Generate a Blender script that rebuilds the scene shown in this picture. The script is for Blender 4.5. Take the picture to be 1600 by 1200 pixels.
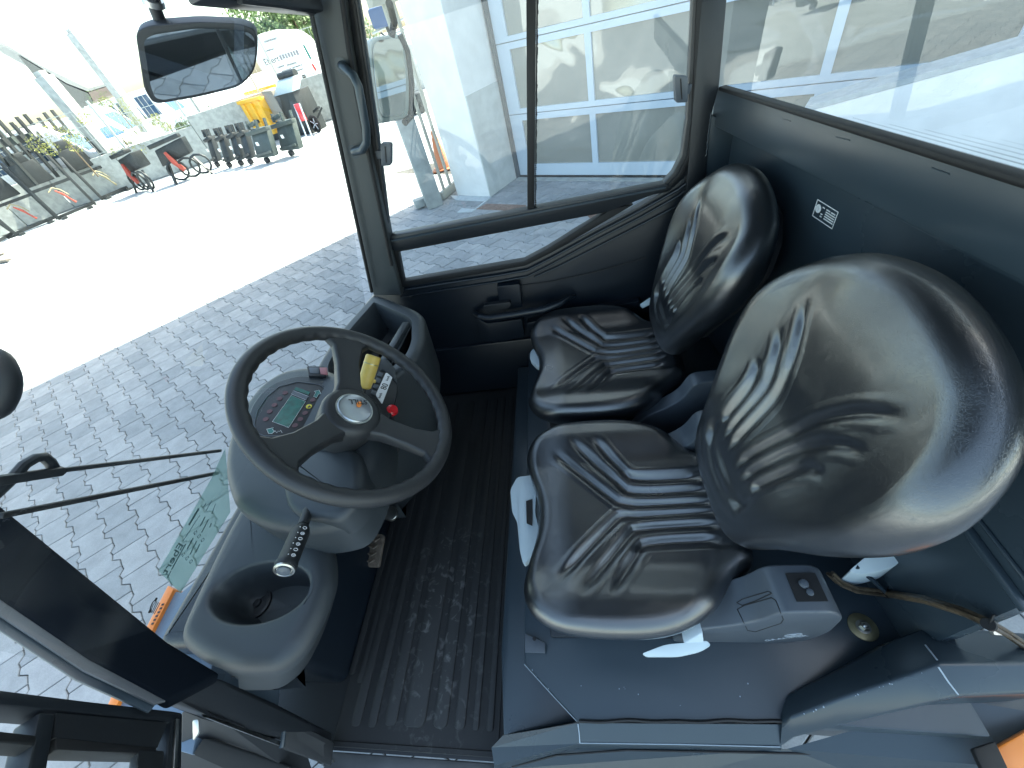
import bpy, bmesh, math, random
from mathutils import Vector, Matrix
R_ = math.radians
random.seed(7)
scene = bpy.context.scene
for o in list(bpy.data.objects): bpy.data.objects.remove(o)

# ------------------------------------------------------------------ camera
F = 607.23
RC = ((0.97498447, 0.04993848, -0.21659048),      # camera right
      (-0.11579075, -0.71765858, -0.68670129),    # camera down
      (-0.18973083, 0.69460227, -0.69392356))     # camera forward
EYE = Vector((0, 0, 1.3))
GZ = -0.45                                        # ground; the cab floor is z = 0
right, down, fwd = (Vector(r).normalized() for r in RC)
cam_d = bpy.data.cameras.new('camera'); cam = bpy.data.objects.new('camera', cam_d)
scene.collection.objects.link(cam); scene.camera = cam
cam_d.sensor_width = 36; cam_d.lens = F / 1600 * 36
cam_d.clip_start = 0.01; cam_d.clip_end = 2000
mr = Matrix((right, -down, -fwd)).transposed().to_4x4(); mr.translation = EYE
cam.matrix_world = mr

# ------------------------------------------------------------------ light
SUN_AZ = R_(40.0); SUN_EL = R_(50)
sd = Vector((math.cos(SUN_AZ) * math.cos(SUN_EL), math.sin(SUN_AZ) * math.cos(SUN_EL), math.sin(SUN_EL)))
world = bpy.data.worlds.new('World'); scene.world = world; world.use_nodes = True
wn = world.node_tree.nodes; wl = world.node_tree.links
sky = wn.new('ShaderNodeTexSky'); sky.sky_type = 'NISHITA'; sky.sun_disc = False
sky.sun_elevation = SUN_EL; sky.sun_rotation = math.pi / 2 - SUN_AZ
sky.dust_density = 2.5; sky.air_density = 1.0; sky.ozone_density = 1.0
bg = wn['Background']; bg.inputs[1].default_value = 0.15
wl.new(sky.outputs[0], bg.inputs[0])
sun_d = bpy.data.lights.new('sun', 'SUN'); sun_d.energy = 5.0; sun_d.angle = R_(0.5); sun_d.color = (1, 0.98, 0.96)
sun = bpy.data.objects.new('sun', sun_d); scene.collection.objects.link(sun)
sun.rotation_euler = (-sd).to_track_quat('-Z', 'Y').to_euler(); sun.location = (0, 0, 30)
scene.view_settings.view_transform = 'Standard'; scene.view_settings.look = 'None'
scene.view_settings.gamma = 1; scene.view_settings.use_curve_mapping = False
scene.view_settings.exposure = 2.32
scene.view_settings.use_white_balance = True; scene.view_settings.white_balance_temperature = 7250; scene.view_settings.white_balance_tint = -2
scene.cycles.max_bounces = 10; scene.cycles.diffuse_bounces = 5; scene.cycles.glossy_bounces = 4
scene.cycles.transparent_max_bounces = 16

# ------------------------------------------------------------------ helpers
def ray(u, v):
    return right * (u - 800) + down * (v - 600) + fwd * F
def P(u, v, x=None, y=None, z=None, d=None, pl=None):
    r = ray(u, v)
    if x is not None: t = x / r.x
    elif y is not None: t = y / r.y
    elif z is not None: t = (z - EYE.z) / r.z
    elif pl is not None: t = (pl[0] - EYE).dot(pl[1]) / r.dot(pl[1])
    else: t = d / r.length
    return EYE + r * t
def proj(p):
    q = Vector(p) - EYE; z = q.dot(fwd)
    if z <= 0: return None
    return 800 + F * q.dot(right) / z, 600 + F * q.dot(down) / z

def mat(name, col, rough=0.5, metal=0.0, spec=0.5, noise=0.0, nscale=20, bump=0.0, bscale=200, bdist=0.001,
        coat=0.0, col2=None, detail=4, rvar=0.0, emit=None):
    m = bpy.data.materials.new(name); m.use_nodes = True
    nt = m.node_tree; N = nt.nodes; L = nt.links; b = N['Principled BSDF']
    b.inputs['Base Color'].default_value = (*col, 1); b.inputs['Roughness'].default_value = rough
    b.inputs['Metallic'].default_value = metal; b.inputs['Specular IOR Level'].default_value = spec
    b.inputs['Coat Weight'].default_value = coat; b.inputs['Coat Roughness'].default_value = 0.15
    tc = N.new('ShaderNodeTexCoord')
    if noise or col2 or rvar:
        n = N.new('ShaderNodeTexNoise'); n.inputs['Scale'].default_value = nscale; n.inputs['Detail'].default_value = detail
        L.new(tc.outputs['Object'], n.inputs['Vector'])
        c2 = col2 or tuple(min(1, c * (1 + noise)) for c in col); c1 = col if col2 else tuple(c * (1 - noise) for c in col)
        r = N.new('ShaderNodeValToRGB'); r.color_ramp.elements[0].color = (*c1, 1); r.color_ramp.elements[1].color = (*c2, 1)
        r.color_ramp.elements[0].position = 0.35; r.color_ramp.elements[1].position = 0.65
        L.new(n.outputs[0], r.inputs[0]); L.new(r.outputs[0], b.inputs['Base Color'])
        if rvar:
            mp = N.new('ShaderNodeMapRange'); mp.inputs[1].default_value = 0.3; mp.inputs[2].default_value = 0.7
            mp.inputs[3].default_value = rough - rvar; mp.inputs[4].default_value = rough + rvar
            n2 = N.new('ShaderNodeTexNoise'); n2.inputs['Scale'].default_value = nscale * 0.6; n2.inputs['Detail'].default_value = 6
            L.new(tc.outputs['Object'], n2.inputs['Vector']); L.new(n2.outputs[0], mp.inputs[0]); L.new(mp.outputs[0], b.inputs['Roughness'])
    if bump:
        n = N.new('ShaderNodeTexNoise'); n.inputs['Scale'].default_value = bscale; n.inputs['Detail'].default_value = 3
        L.new(tc.outputs['Object'], n.inputs['Vector'])
        bp = N.new('ShaderNodeBump'); bp.inputs['Strength'].default_value = bump; bp.inputs['Distance'].default_value = bdist
        L.new(n.outputs[0], bp.inputs['Height']); L.new(bp.outputs[0], b.inputs['Normal'])
    if emit:
        b.inputs['Emission Color'].default_value = (*emit, 1); b.inputs['Emission Strength'].default_value = 1
    return m

def glass_mat(name, tint=(0.95, 0.965, 0.96), refl=0.08, rough=0.0, dirt=0.03):
    m = bpy.data.materials.new(name); m.use_nodes = True
    nt = m.node_tree; N = nt.nodes; L = nt.links
    for n in list(N): N.remove(n)
    out = N.new('ShaderNodeOutputMaterial'); tr = N.new('ShaderNodeBsdfTransparent'); tr.inputs[0].default_value = (*tint, 1)
    gl = N.new('ShaderNodeBsdfGlossy'); gl.inputs['Roughness'].default_value = rough
    geo = N.new('ShaderNodeNewGeometry'); dt = N.new('ShaderNodeVectorMath'); dt.operation = 'DOT_PRODUCT'
    L.new(geo.outputs['Normal'], dt.inputs[0]); L.new(geo.outputs['Incoming'], dt.inputs[1])
    ab = N.new('ShaderNodeMath'); ab.operation = 'ABSOLUTE'; L.new(dt.outputs['Value'], ab.inputs[0])
    om = N.new('ShaderNodeMath'); om.operation = 'SUBTRACT'; om.inputs[0].default_value = 1; L.new(ab.outputs[0], om.inputs[1])
    pw = N.new('ShaderNodeMath'); pw.operation = 'POWER'; pw.inputs[1].default_value = 5; L.new(om.outputs[0], pw.inputs[0])
    fr = N.new('ShaderNodeMath'); fr.operation = 'MULTIPLY_ADD'; fr.inputs[1].default_value = 1 - refl; fr.inputs[2].default_value = refl; L.new(pw.outputs[0], fr.inputs[0])   # Schlick, both faces of the pane
    mx = N.new('ShaderNodeMixShader'); L.new(fr.outputs[0], mx.inputs[0]); L.new(tr.outputs[0], mx.inputs[1]); L.new(gl.outputs[0], mx.inputs[2])
    df = N.new('ShaderNodeBsdfDiffuse'); df.inputs[0].default_value = (0.7, 0.72, 0.7, 1)
    n = N.new('ShaderNodeTexNoise'); n.inputs['Scale'].default_value = 6; n.inputs['Detail'].default_value = 8
    mp = N.new('ShaderNodeMapRange'); mp.inputs[1].default_value = 0.45; mp.inputs[2].default_value = 0.8; mp.inputs[3].default_value = 0; mp.inputs[4].default_value = dirt * 3
    tc = N.new('ShaderNodeTexCoord'); L.new(tc.outputs['Object'], n.inputs['Vector']); L.new(n.outputs[0], mp.inputs[0])
    m2 = N.new('ShaderNodeMixShader'); L.new(mp.outputs[0], m2.inputs[0]); L.new(mx.outputs[0], m2.inputs[1]); L.new(df.outputs[0], m2.inputs[2])
    L.new(m2.outputs[0], out.inputs[0])
    return m

class MB:
    def __init__(s): s.v = []; s.f = []
    def add(s, vs, fs):
        o = len(s.v); s.v += [Vector(v) for v in vs]; s.f += [tuple(i + o for i in f) for f in fs]; return s
    def box(s, x0, x1, y0, y1, z0, z1, M=None):
        vs = [Vector((x, y, z)) for z in (z0, z1) for y in (y0, y1) for x in (x0, x1)]
        if M: vs = [M @ v for v in vs]
        return s.add(vs, [(0, 2, 3, 1), (4, 5, 7, 6), (0, 1, 5, 4), (2, 6, 7, 3), (0, 4, 6, 2), (1, 3, 7, 5)])
    def bar(s, a, b, w, h, up=(0, 0, 1)):
        a = Vector(a); b = Vector(b); d = (b - a).normalized(); up = Vector(up)
        if abs(d.dot(up)) > 0.98: up = Vector((0, 1, 0))
        sx = d.cross(up).normalized(); sz = sx.cross(d).normalized()
        vs = []
        for p in (a, b):
            for i, j in ((-1, -1), (1, -1), (1, 1), (-1, 1)): vs.append(p + sx * w / 2 * i + sz * h / 2 * j)
        return s.add(vs, [(0, 1, 2, 3), (7, 6, 5, 4), (0, 4, 5, 1), (1, 5, 6, 2), (2, 6, 7, 3), (3, 7, 4, 0)])
    def prism(s, pts, ext):
        """polygon pts (3D) extruded by vector ext"""
        pts = [Vector(p) for p in pts]; ext = Vector(ext); n = len(pts)
        fs = [tuple(range(n))[::-1], tuple(range(n, 2 * n))] + [(i, (i + 1) % n, n + (i + 1) % n, n + i) for i in range(n)]
        return s.add(pts + [p + ext for p in pts], fs)
    def tube(s, path, r, n=12, caps=True, closed=False):
        path = [Vector(p) for p in path]; m = len(path); rings = []
        rr = r if isinstance(r, (list, tuple)) else [r] * m
        prev = None
        for i, p in enumerate(path):
            if closed: d = path[(i + 1) % m] - path[i - 1]
            else: d = path[min(i + 1, m - 1)] - path[max(i - 1, 0)]
            d.normalize()
            if prev is None:
                a = Vector((0, 0, 1)) if abs(d.z) < 0.9 else Vector((1, 0, 0)); sx = d.cross(a).normalized()
            else: sx = (prev - d * prev.dot(d)).normalized()
            prev = sx; sy = d.cross(sx)
            rings.append([p + (sx * math.cos(t) + sy * math.sin(t)) * rr[i] for t in (2 * math.pi * k / n for k in range(n))])
        vs = [v for rg in rings for v in rg]; fs = []
        for i in range(m if closed else m - 1):
            for k in range(n):
                a = i * n + k; b = i * n + (k + 1) % n; c = ((i + 1) % m) * n + (k + 1) % n; d2 = ((i + 1) % m) * n + k
                fs.append((a, b, c, d2))
        if caps and not closed: fs += [tuple(range(n))[::-1], tuple(range((m - 1) * n, m * n))]
        return s.add(vs, fs)
    def lathe(s, prof, M=None, n=32):
        """prof: list of (r, z)"""
        vs = []; fs = []
        for r, z in prof:
            for k in range(n):
                t = 2 * math.pi * k / n; p = Vector((r * math.cos(t), r * math.sin(t), z)); vs.append(M @ p if M else p)
        for i in range(len(prof) - 1):
            for k in range(n): fs.append((i * n + k, i * n + (k + 1) % n, (i + 1) * n + (k + 1) % n, (i + 1) * n + k))
        if prof[0][0] > 1e-6: fs.append(tuple(range(n))[::-1])
        if prof[-1][0] > 1e-6: fs.append(tuple(range((len(prof) - 1) * n, len(prof) * n)))
        return s.add(vs, fs)
    def loft(s, rings, cap0=True, cap1=True):
        n = len(rings[0]); vs = [v for r in rings for v in r]; fs = []
        for i in range(len(rings) - 1):
            for k in range(n): fs.append((i * n + k, i * n + (k + 1) % n, (i + 1) * n + (k + 1) % n, (i + 1) * n + k))
        if cap0: fs.append(tuple(range(n))[::-1])
        if cap1: fs.append(tuple(range((len(rings) - 1) * n, len(rings) * n)))
        return s.add(vs, fs)
    def build(s, name, m, parent=None, bevel=0, seg=2, smooth=True, ang=35):
        me = bpy.data.meshes.new(name); me.from_pydata([tuple(v) for v in s.v], [], s.f); me.update()
        bm = bmesh.new(); bm.from_mesh(me); bmesh.ops.recalc_face_normals(bm, faces=bm.faces)
        if bevel:
            ed = [e for e in bm.edges if len(e.link_faces) == 2 and e.calc_face_angle(0) > R_(20)]
            bmesh.ops.bevel(bm, geom=ed, offset=bevel, segments=seg, affect='EDGES', profile=0.5, clamp_overlap=True)
        bm.to_mesh(me); bm.free()
        me.materials.append(m)
        if smooth:
            for p in me.polygons: p.use_smooth = True
            me.set_sharp_from_angle(angle=R_(ang))
        o = bpy.data.objects.new(name, me); scene.collection.objects.link(o)
        if parent: o.parent = parent; o.matrix_parent_inverse = parent.matrix_world.inverted() if parent.type == 'EMPTY' and False else Matrix()
        return o

def smooth_poly(pts, r, seg=4):
    """round the corners of a closed 2D/3D outline"""
    out = []; n = len(pts); pts = [Vector(p) for p in pts]
    for i in range(n):
        p = pts[i]; a = pts[i - 1] - p; b = pts[(i + 1) % n] - p
        d = min(r, a.length * 0.45, b.length * 0.45)
        A = p + a.normalized() * d; B = p + b.normalized() * d
        for k in range(seg + 1):
            t = k / seg; out.append(A * (1 - t) ** 2 + p * 2 * t * (1 - t) + B * t * t)
    return out
def inset(pts, d):
    """inset closed 2D outline (Vectors, same z kept); ccw gives inward"""
    n = len(pts); area = sum(pts[i].x * pts[(i + 1) % n].y - pts[(i + 1) % n].x * pts[i].y for i in range(n))
    sg = 1 if area > 0 else -1; out = []
    for i in range(n):
        a = (pts[i] - pts[i - 1]); b = (pts[(i + 1) % n] - pts[i])
        na = Vector((-a.y, a.x, 0)); nb = Vector((-b.y, b.x, 0))
        if na.length < 1e-9: na = nb
        if nb.length < 1e-9: nb = na
        nn = (na.normalized() + nb.normalized());
        nn = nn.normalized() if nn.length > 1e-6 else na.normalized()
        k = 1 / max(0.5, nn.dot(na.normalized())); out.append(pts[i] + nn * d * sg * k)
    return out
def pillow(mb, outline, z0, z1, r, seg=5, taper=0.0):
    """prism with rounded upper rim; outline list of Vectors"""
    rings = [[Vector((p.x, p.y, z0)) for p in inset(outline, -taper)], [Vector((p.x, p.y, z1 - r)) for p in outline]]
    for k in range(1, seg + 1):
        a = math.pi / 2 * k / seg
        rings.append([Vector((p.x, p.y, z1 - r + r * math.sin(a))) for p in inset(outline, r * (1 - math.cos(a)))])
    mb.loft(rings); return mb

def empty(name, loc=(0, 0, 0)):
    o = bpy.data.objects.new(name, None); scene.collection.objects.link(o); o.location = loc; o.empty_display_size = 0.1
    return o
def tag(o, label=None, cat=None, group=None, kind=None):
    if label: o['label'] = label
    if cat: o['category'] = cat
    if group: o['group'] = group
    if kind: o['kind'] = kind
    return o
def kids(o): return [c for c in bpy.data.objects if c.parent == o]
def copy_tree(o, parent=None):
    c = o.copy(); scene.collection.objects.link(c); c.parent = parent
    for ch in kids(o): copy_tree(ch, c)
    return c
def text_mesh(name, body, size, m, M, parent, ext=0.0003, mirror=False, align='CENTER', sx=1.0):
    cu = bpy.data.curves.new(name, 'FONT'); cu.body = body; cu.size = size; cu.extrude = ext
    cu.align_x = align; cu.align_y = 'CENTER'; cu.resolution_u = 3
    t = bpy.data.objects.new(name, cu); scene.collection.objects.link(t)
    bpy.context.view_layer.update()
    me = bpy.data.meshes.new_from_object(t.evaluated_get(bpy.context.evaluated_depsgraph_get()))
    bpy.data.objects.remove(t)
    S = Matrix.Diagonal((-sx if mirror else sx, 1, 1, 1))
    me.transform(M @ S); me.name = name; me.materials.clear(); me.materials.append(m)
    o = bpy.data.objects.new(name, me); scene.collection.objects.link(o)
    if parent: o.parent = parent
    return o
from mathutils.bvhtree import BVHTree
def on_surface(obj, l, off=.0004, n=6):
    """photo points laid onto the surface of a finished part"""
    me = obj.data; t = BVHTree.FromPolygons([v.co for v in me.vertices], [tuple(p.vertices) for p in me.polygons]); out = []
    for i in range(len(l)):
        (u0, v0), (u1, v1) = l[i], l[(i + 1) % len(l)]
        for k in range(n):
            f_ = k / n; d = ray(u0 + (u1 - u0) * f_, v0 + (v1 - v0) * f_).normalized(); h = t.ray_cast(EYE, d)
            if h[0] is not None: out.append(h[0] - d * off)
    return out
def frame(o, xdir, ydir):
    """matrix with origin o, x along xdir, y ~ ydir, z normal"""
    x = Vector(xdir).normalized(); z = x.cross(Vector(ydir)).normalized(); y = z.cross(x)
    m = Matrix((x, y, z)).transposed().to_4x4(); m.translation = Vector(o); return m

# ------------------------------------------------------------------ materials
M = {}
M['steel'] = mat('anthracite_paint', (0.032, 0.047, 0.060), 0.30, spec=0.5, bump=0.10, bscale=900, bdist=0.0006, noise=0.05, nscale=4, rvar=0.04)
M['steel_light'] = mat('scuffed_grey_paint', (0.075, 0.08, 0.085), 0.4, bump=.1, bscale=500, bdist=.0006, noise=.15, nscale=12)
M['pillar'] = mat('navy_pillar_paint', (0.003, 0.005, 0.008), 0.75, spec=.05, bump=.1, bscale=600, bdist=.0005)
M['pillar_grey'] = mat('grey_pillar_paint', (0.055, 0.062, 0.064), 0.42, bump=.12, bscale=600, bdist=.0006)
M['worn'] = mat('worn_paint_edge', (0.30, 0.36, 0.42), 0.45)
M['steel_dark'] = mat('dark_frame_paint', (0.012, 0.015, 0.019), 0.42, bump=0.08, bscale=600, bdist=0.0005)
M['plastic'] = mat('grey_console_plastic', (0.032, 0.038, 0.043), 0.44, spec=0.45, bump=0.35, bscale=1400, bdist=0.0005, noise=0.06, nscale=5)
M['plastic_dark'] = mat('black_plastic', (0.014, 0.016, 0.019), 0.48, bump=0.25, bscale=1200, bdist=0.0004)
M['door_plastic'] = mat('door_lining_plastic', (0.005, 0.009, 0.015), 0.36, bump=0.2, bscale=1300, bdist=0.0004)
M['recliner_print'] = mat('pale_print', (.32, .36, .40), .5)
M['rubber'] = mat('rubber_seal', (0.008, 0.008, 0.009), 0.6)
M['grey_lever'] = mat('light_grey_plastic', (0.50, 0.58, 0.62), 0.42)
M['recliner'] = mat('recliner_grey_plastic', (0.075, 0.088, 0.105), 0.36, bump=0.3, bscale=1000, bdist=0.0005)
M['metal'] = mat('bare_metal', (0.45, 0.45, 0.43), 0.3, metal=1.0, noise=0.2, nscale=30)
M['zinc'] = mat('yellow_zinc', (0.42, 0.38, 0.24), 0.35, metal=0.9, noise=0.2, nscale=60)
M['white'] = mat('white_print', (0.8, 0.8, 0.8), 0.5)
M['ink'] = mat('black_print', (0.02, 0.02, 0.02), 0.5)
M['orange'] = mat('orange_paint', (0.85, 0.24, 0.03), 0.3, coat=0.3)
M['yellow'] = mat('yellow_plastic', (0.72, 0.50, 0.12), 0.45, noise=0.08, nscale=40)
M['red'] = mat('red_plastic', (0.75, 0.02, 0.03), 0.25, coat=0.5)
M['wood'] = mat('worn_pedal_rubber', (0.10, 0.08, 0.065), 0.7, noise=0.3, nscale=60)
M['glass'] = glass_mat('window_glass')
M['glass_rear'] = glass_mat('rear_window_glass', tint=(0.95, 0.96, 0.96), refl=0.10, dirt=0.02)
M['mirror'] = mat('mirror_glass', (0.55, 0.60, 0.60), 0.02, metal=1.0)
M['cable'] = mat('brown_cable_jacket', (0.085, 0.062, 0.04), 0.35, noise=0.4, nscale=90)

def leather(name):
    m = bpy.data.materials.new(name); m.use_nodes = True
    nt = m.node_tree; N = nt.nodes; L = nt.links; b = N['Principled BSDF']
    b.inputs['Base Color'].default_value = (0.010, 0.012, 0.015, 1); b.inputs['Specular IOR Level'].default_value = 0.9; b.inputs['Coat Weight'].default_value = 1.0; b.inputs['Coat Roughness'].default_value = 0.19; b.inputs['Coat IOR'].default_value = 1.7; L_c = 1
    tc = N.new('ShaderNodeTexCoord')
    mapn = N.new('ShaderNodeMapping'); mapn.inputs['Scale'].default_value = (1, 1, 0.5); L.new(tc.outputs['Object'], mapn.inputs[0])
    v = N.new('ShaderNodeTexVoronoi'); v.feature = 'DISTANCE_TO_EDGE'; v.inputs['Scale'].default_value = 330
    wn_ = N.new('ShaderNodeTexNoise'); wn_.inputs['Scale'].default_value = 14; wn_.inputs['Detail'].default_value = 5
    L.new(mapn.outputs[0], wn_.inputs['Vector'])
    mixv = N.new('ShaderNodeMixRGB'); mixv.inputs[0].default_value = 0.14; L.new(mapn.outputs[0], mixv.inputs[1]); L.new(wn_.outputs[1], mixv.inputs[2])
    L.new(mixv.outputs[0], v.inputs['Vector'])
    n2 = N.new('ShaderNodeTexNoise'); n2.inputs['Scale'].default_value = 45; n2.inputs['Detail'].default_value = 6; n2.inputs['Distortion'].default_value = 1.6
    L.new(mapn.outputs[0], n2.inputs['Vector'])
    cr = N.new('ShaderNodeMapRange'); cr.inputs[1].default_value = 0; cr.inputs[2].default_value = 0.08; L.new(v.outputs['Distance'], cr.inputs[0])
    ad = N.new('ShaderNodeMath'); ad.operation = 'MULTIPLY_ADD'; L.new(n2.outputs[0], ad.inputs[0]); ad.inputs[1].default_value = 0.35; L.new(cr.outputs[0], ad.inputs[2])
    bp = N.new('ShaderNodeBump'); bp.inputs['Strength'].default_value = 0.2; bp.inputs['Distance'].default_value = 0.0005
    L.new(ad.outputs[0], bp.inputs['Height']); L.new(bp.outputs[0], b.inputs['Normal']); L.new(bp.outputs[0], b.inputs['Coat Normal'])
    n3 = N.new('ShaderNodeTexNoise'); n3.inputs['Scale'].default_value = 7; n3.inputs['Detail'].default_value = 6; L.new(tc.outputs['Object'], n3.inputs['Vector'])
    mp = N.new('ShaderNodeMapRange'); mp.inputs[1].default_value = 0.3; mp.inputs[2].default_value = 0.7; mp.inputs[3].default_value = 0.27; mp.inputs[4].default_value = 0.4
    L.new(n3.outputs[0], mp.inputs[0]); L.new(mp.outputs[0], b.inputs['Roughness'])
    return m
M['leather'] = leather('black_vinyl')

def mat_rubber_mat():
    m = mat('ribbed_rubber', (0.011, 0.012, 0.0135), 0.6, bump=0.3, bscale=400, bdist=0.0006)
    nt = m.node_tree; N = nt.nodes; L = nt.links; b = N['Principled BSDF']; tc = N['Texture Coordinate']
    n = N.new('ShaderNodeTexNoise'); n.inputs['Scale'].default_value = 34; n.inputs['Detail'].default_value = 6; n.inputs['Distortion'].default_value = 1.2
    L.new(tc.outputs['Object'], n.inputs['Vector'])
    r = N.new('ShaderNodeMapRange'); r.inputs[1].default_value = 0.56; r.inputs[2].default_value = 0.72; L.new(n.outputs[0], r.inputs[0])
    # worn patch with a shape of its own where boots rest
    sp = N.new('ShaderNodeMapping'); sp.inputs['Location'].default_value = (0.52 * 4.6, -0.30 * 2.4, 0); sp.inputs['Scale'].default_value = (4.6, 2.4, 0)
    L.new(tc.outputs['Object'], sp.inputs[0])
    g = N.new('ShaderNodeTexGradient'); g.gradient_type = 'SPHERICAL'; L.new(sp.outputs[0], g.inputs[0])
    mu = N.new('ShaderNodeMath'); mu.operation = 'MULTIPLY'; L.new(r.outputs[0], mu.inputs[0]); L.new(g.outputs[0], mu.inputs[1])
    mu2 = N.new('ShaderNodeMath'); mu2.operation = 'MULTIPLY_ADD'; L.new(g.outputs[0], mu2.inputs[0]); mu2.inputs[1].default_value = 0.12; L.new(mu.outputs[0], mu2.inputs[2])
    mx = N.new('ShaderNodeMixRGB'); mx.inputs[1].default_value = (0.011, 0.012, 0.0135, 1); mx.inputs[2].default_value = (0.13, 0.13, 0.13, 1)
    L.new(mu2.outputs[0], mx.inputs[0]); L.new(mx.outputs[0], b.inputs['Base Color'])
    return m
M['mat'] = mat_rubber_mat()

# ------------------------------------------------------------------ setting: ground and paving
def paving_material(name, island):
    m = bpy.data.materials.new(name); m.use_nodes = True
    nt = m.node_tree; N = nt.nodes; L = nt.links; b = N['Principled BSDF']; b.inputs['Roughness'].default_value = 0.85
    if island: g = N.new('ShaderNodeNewGeometry'); rnd = g.outputs['Random Per Island']
    else: g = N.new('ShaderNodeObjectInfo'); rnd = g.outputs['Random']
    geo = N.new('ShaderNodeNewGeometry')
    r = N.new('ShaderNodeValToRGB'); r.color_ramp.elements[0].color = (0.235, 0.25, 0.262, 1); r.color_ramp.elements[1].color = (0.33, 0.338, 0.345, 1)
    L.new(rnd, r.inputs[0])
    n = N.new('ShaderNodeTexNoise'); n.inputs['Scale'].default_value = 9; n.inputs['Detail'].default_value = 8; n.inputs['Roughness'].default_value = 0.65
    L.new(geo.outputs['Position'], n.inputs['Vector'])
    n1 = N.new('ShaderNodeTexNoise'); n1.inputs['Scale'].default_value = 160; n1.inputs['Detail'].default_value = 3; L.new(geo.outputs['Position'], n1.inputs['Vector'])
    mp = N.new('ShaderNodeMapRange'); mp.inputs[1].default_value = 0.3; mp.inputs[2].default_value = 0.7; mp.inputs[3].default_value = 0.84; mp.inputs[4].default_value = 1.14; L.new(n.outputs[0], mp.inputs[0])
    mp2 = N.new('ShaderNodeMapRange'); mp2.inputs[1].default_value = 0.3; mp2.inputs[2].default_value = 0.7; mp2.inputs[3].default_value = 0.9; mp2.inputs[4].default_value = 1.1; L.new(n1.outputs[0], mp2.inputs[0])
    mm = N.new('ShaderNodeMath'); mm.operation = 'MULTIPLY'; L.new(mp.outputs[0], mm.inputs[0]); L.new(mp2.outputs[0], mm.inputs[1])
    mx = N.new('ShaderNodeVectorMath'); mx.operation = 'SCALE'; L.new(r.outputs[0], mx.inputs[0]); L.new(mm.outputs[0], mx.inputs['Scale'])
    L.new(mx.outputs[0], b.inputs['Base Color'])
    bp = N.new('ShaderNodeBump'); bp.inputs['Strength'].default_value = 0.4; bp.inputs['Distance'].default_value = 0.002; L.new(n1.outputs[0], bp.inputs['Height']); L.new(bp.outputs[0], b.inputs['Normal'])
    return m
M['stone'] = paving_material('paving_stone_single', False); M['stones'] = paving_material('paving_stone_many', True)
M['joint'] = mat('joint_sand', (0.06, 0.058, 0.055), 0.95, noise=0.3, nscale=40)
M['yard'] = mat('pale_yard_paving', (0.36, 0.395, 0.415), 0.9, noise=0.08, nscale=3, detail=8)

g = MB(); S = 900
g.add([(-S, -S, GZ - 0.012), (S, -S, GZ - 0.012), (S, S, GZ - 0.012), (-S, S, GZ - 0.012)], [(0, 1, 2, 3)])
tag(g.build('yard_ground', M['yard'], smooth=False), kind='structure')
J = Vector((0.144, 0.117, 0)); Cc = Vector((0.195, -0.134, 0)); O1 = Vector((0.213, 0.045, 0)); O0 = Vector((-3.078, 0.948, 0))
chain = [(0, 0), (0.01, 0.165), (-0.14, 0.31), (-0.115, 0.45), (-0.165, 0.63), (0.02, 0.77)]
def cp(k, i):       # i-th chain vertex in pitch k (relative to chain origin)
    a, b = chain[i]; return J * a + Cc * (b + k)
left_b = [cp(0, 3), cp(0, 4), cp(0, 5), cp(1, 0), cp(1, 1), cp(1, 2), cp(1, 3)]
right_b = [O1 + cp(0, 0), O1 + cp(0, 1), O1 + cp(0, 2), O1 + cp(0, 3), O1 + cp(0, 4), O1 + cp(0, 5), O1 + cp(1, 0)]
stone_out = [left_b[i] for i in range(7)] + right_b[::-1]
cen = sum(stone_out, Vector()) / len(stone_out)
stone_out = [p - cen for p in stone_out]
base_r = inset(stone_out, 0.0028); top_r = inset(stone_out, 0.0055)
def stone_geo():
    vs = [Vector((p.x, p.y, -0.012)) for p in base_r] + [Vector((p.x, p.y, -0.0025)) for p in base_r] + [Vector((p.x, p.y, 0)) for p in top_r]
    n = len(stone_out); fs = [(i, (i + 1) % n, n + (i + 1) % n, n + i) for i in range(n)] + [(n + i, n + (i + 1) % n, 2 * n + (i + 1) % n, 2 * n + i) for i in range(n)]
    fs.append(tuple(range(2 * n, 3 * n))); return vs, fs
sv, sf = stone_geo()
area = sum(stone_out[i].x * stone_out[(i + 1) % 14].y - stone_out[(i + 1) % 14].x * stone_out[i].y for i in range(14))
if area < 0: sf = [f[::-1] for f in sf]
polyA = [(0, 600), (560, 370), (590, 470), (480, 560), (345, 700), (335, 780), (240, 900), (232, 970), (180, 1010), (0, 830)]
polyB = [(611, 371), (820, 280), (1066, 250), (1040, 289), (954, 330), (819, 409), (629, 441)]
polyC = [(0, 980), (170, 1085), (160, 1100), (0, 1075)]
def inside(p, poly):
    x, y = p; c = False
    for i in range(len(poly)):
        (x1, y1), (x2, y2) = poly[i], poly[i - 1]
        if (y1 > y) != (y2 > y) and x < (x2 - x1) * (y - y1) / (y2 - y1) + x1: c = not c
    return c
pave = []
for a in range(-75, 60):
    for k in range(-75, 75):
        c = O0 + cen + O1 * a + Cc * k
        if not (-12 < c.x < 7 and -6 < c.y < 8.0): continue
        if (c - Vector((0, 0, 0))).dot(Vector((0.536, 0.844, 0))) > 4.62: continue      # stops at the garage door
        if c.x < -9.5 or (c.x < -2 and c.y > 7.5): continue
        pave.append(c)
def vis(c):
    p = proj((c.x, c.y, GZ)); return p is not None and any(inside(p, q) for q in (polyA, polyB, polyC))
pave.sort(key=lambda c: (0 if vis(c) else 1, (c - Vector((0, 0, 0))).length))
pav = MB(); pav.add([(-9.4, -5.9, GZ - 0.010), (6.9, -5.9, GZ - 0.010), (6.9, 7.4, GZ - 0.010), (-9.4, 7.4, GZ - 0.010)], [(0, 1, 2, 3)])
pavement = tag(pav.build('pavement', M['joint'], smooth=False), kind='structure')
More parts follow.
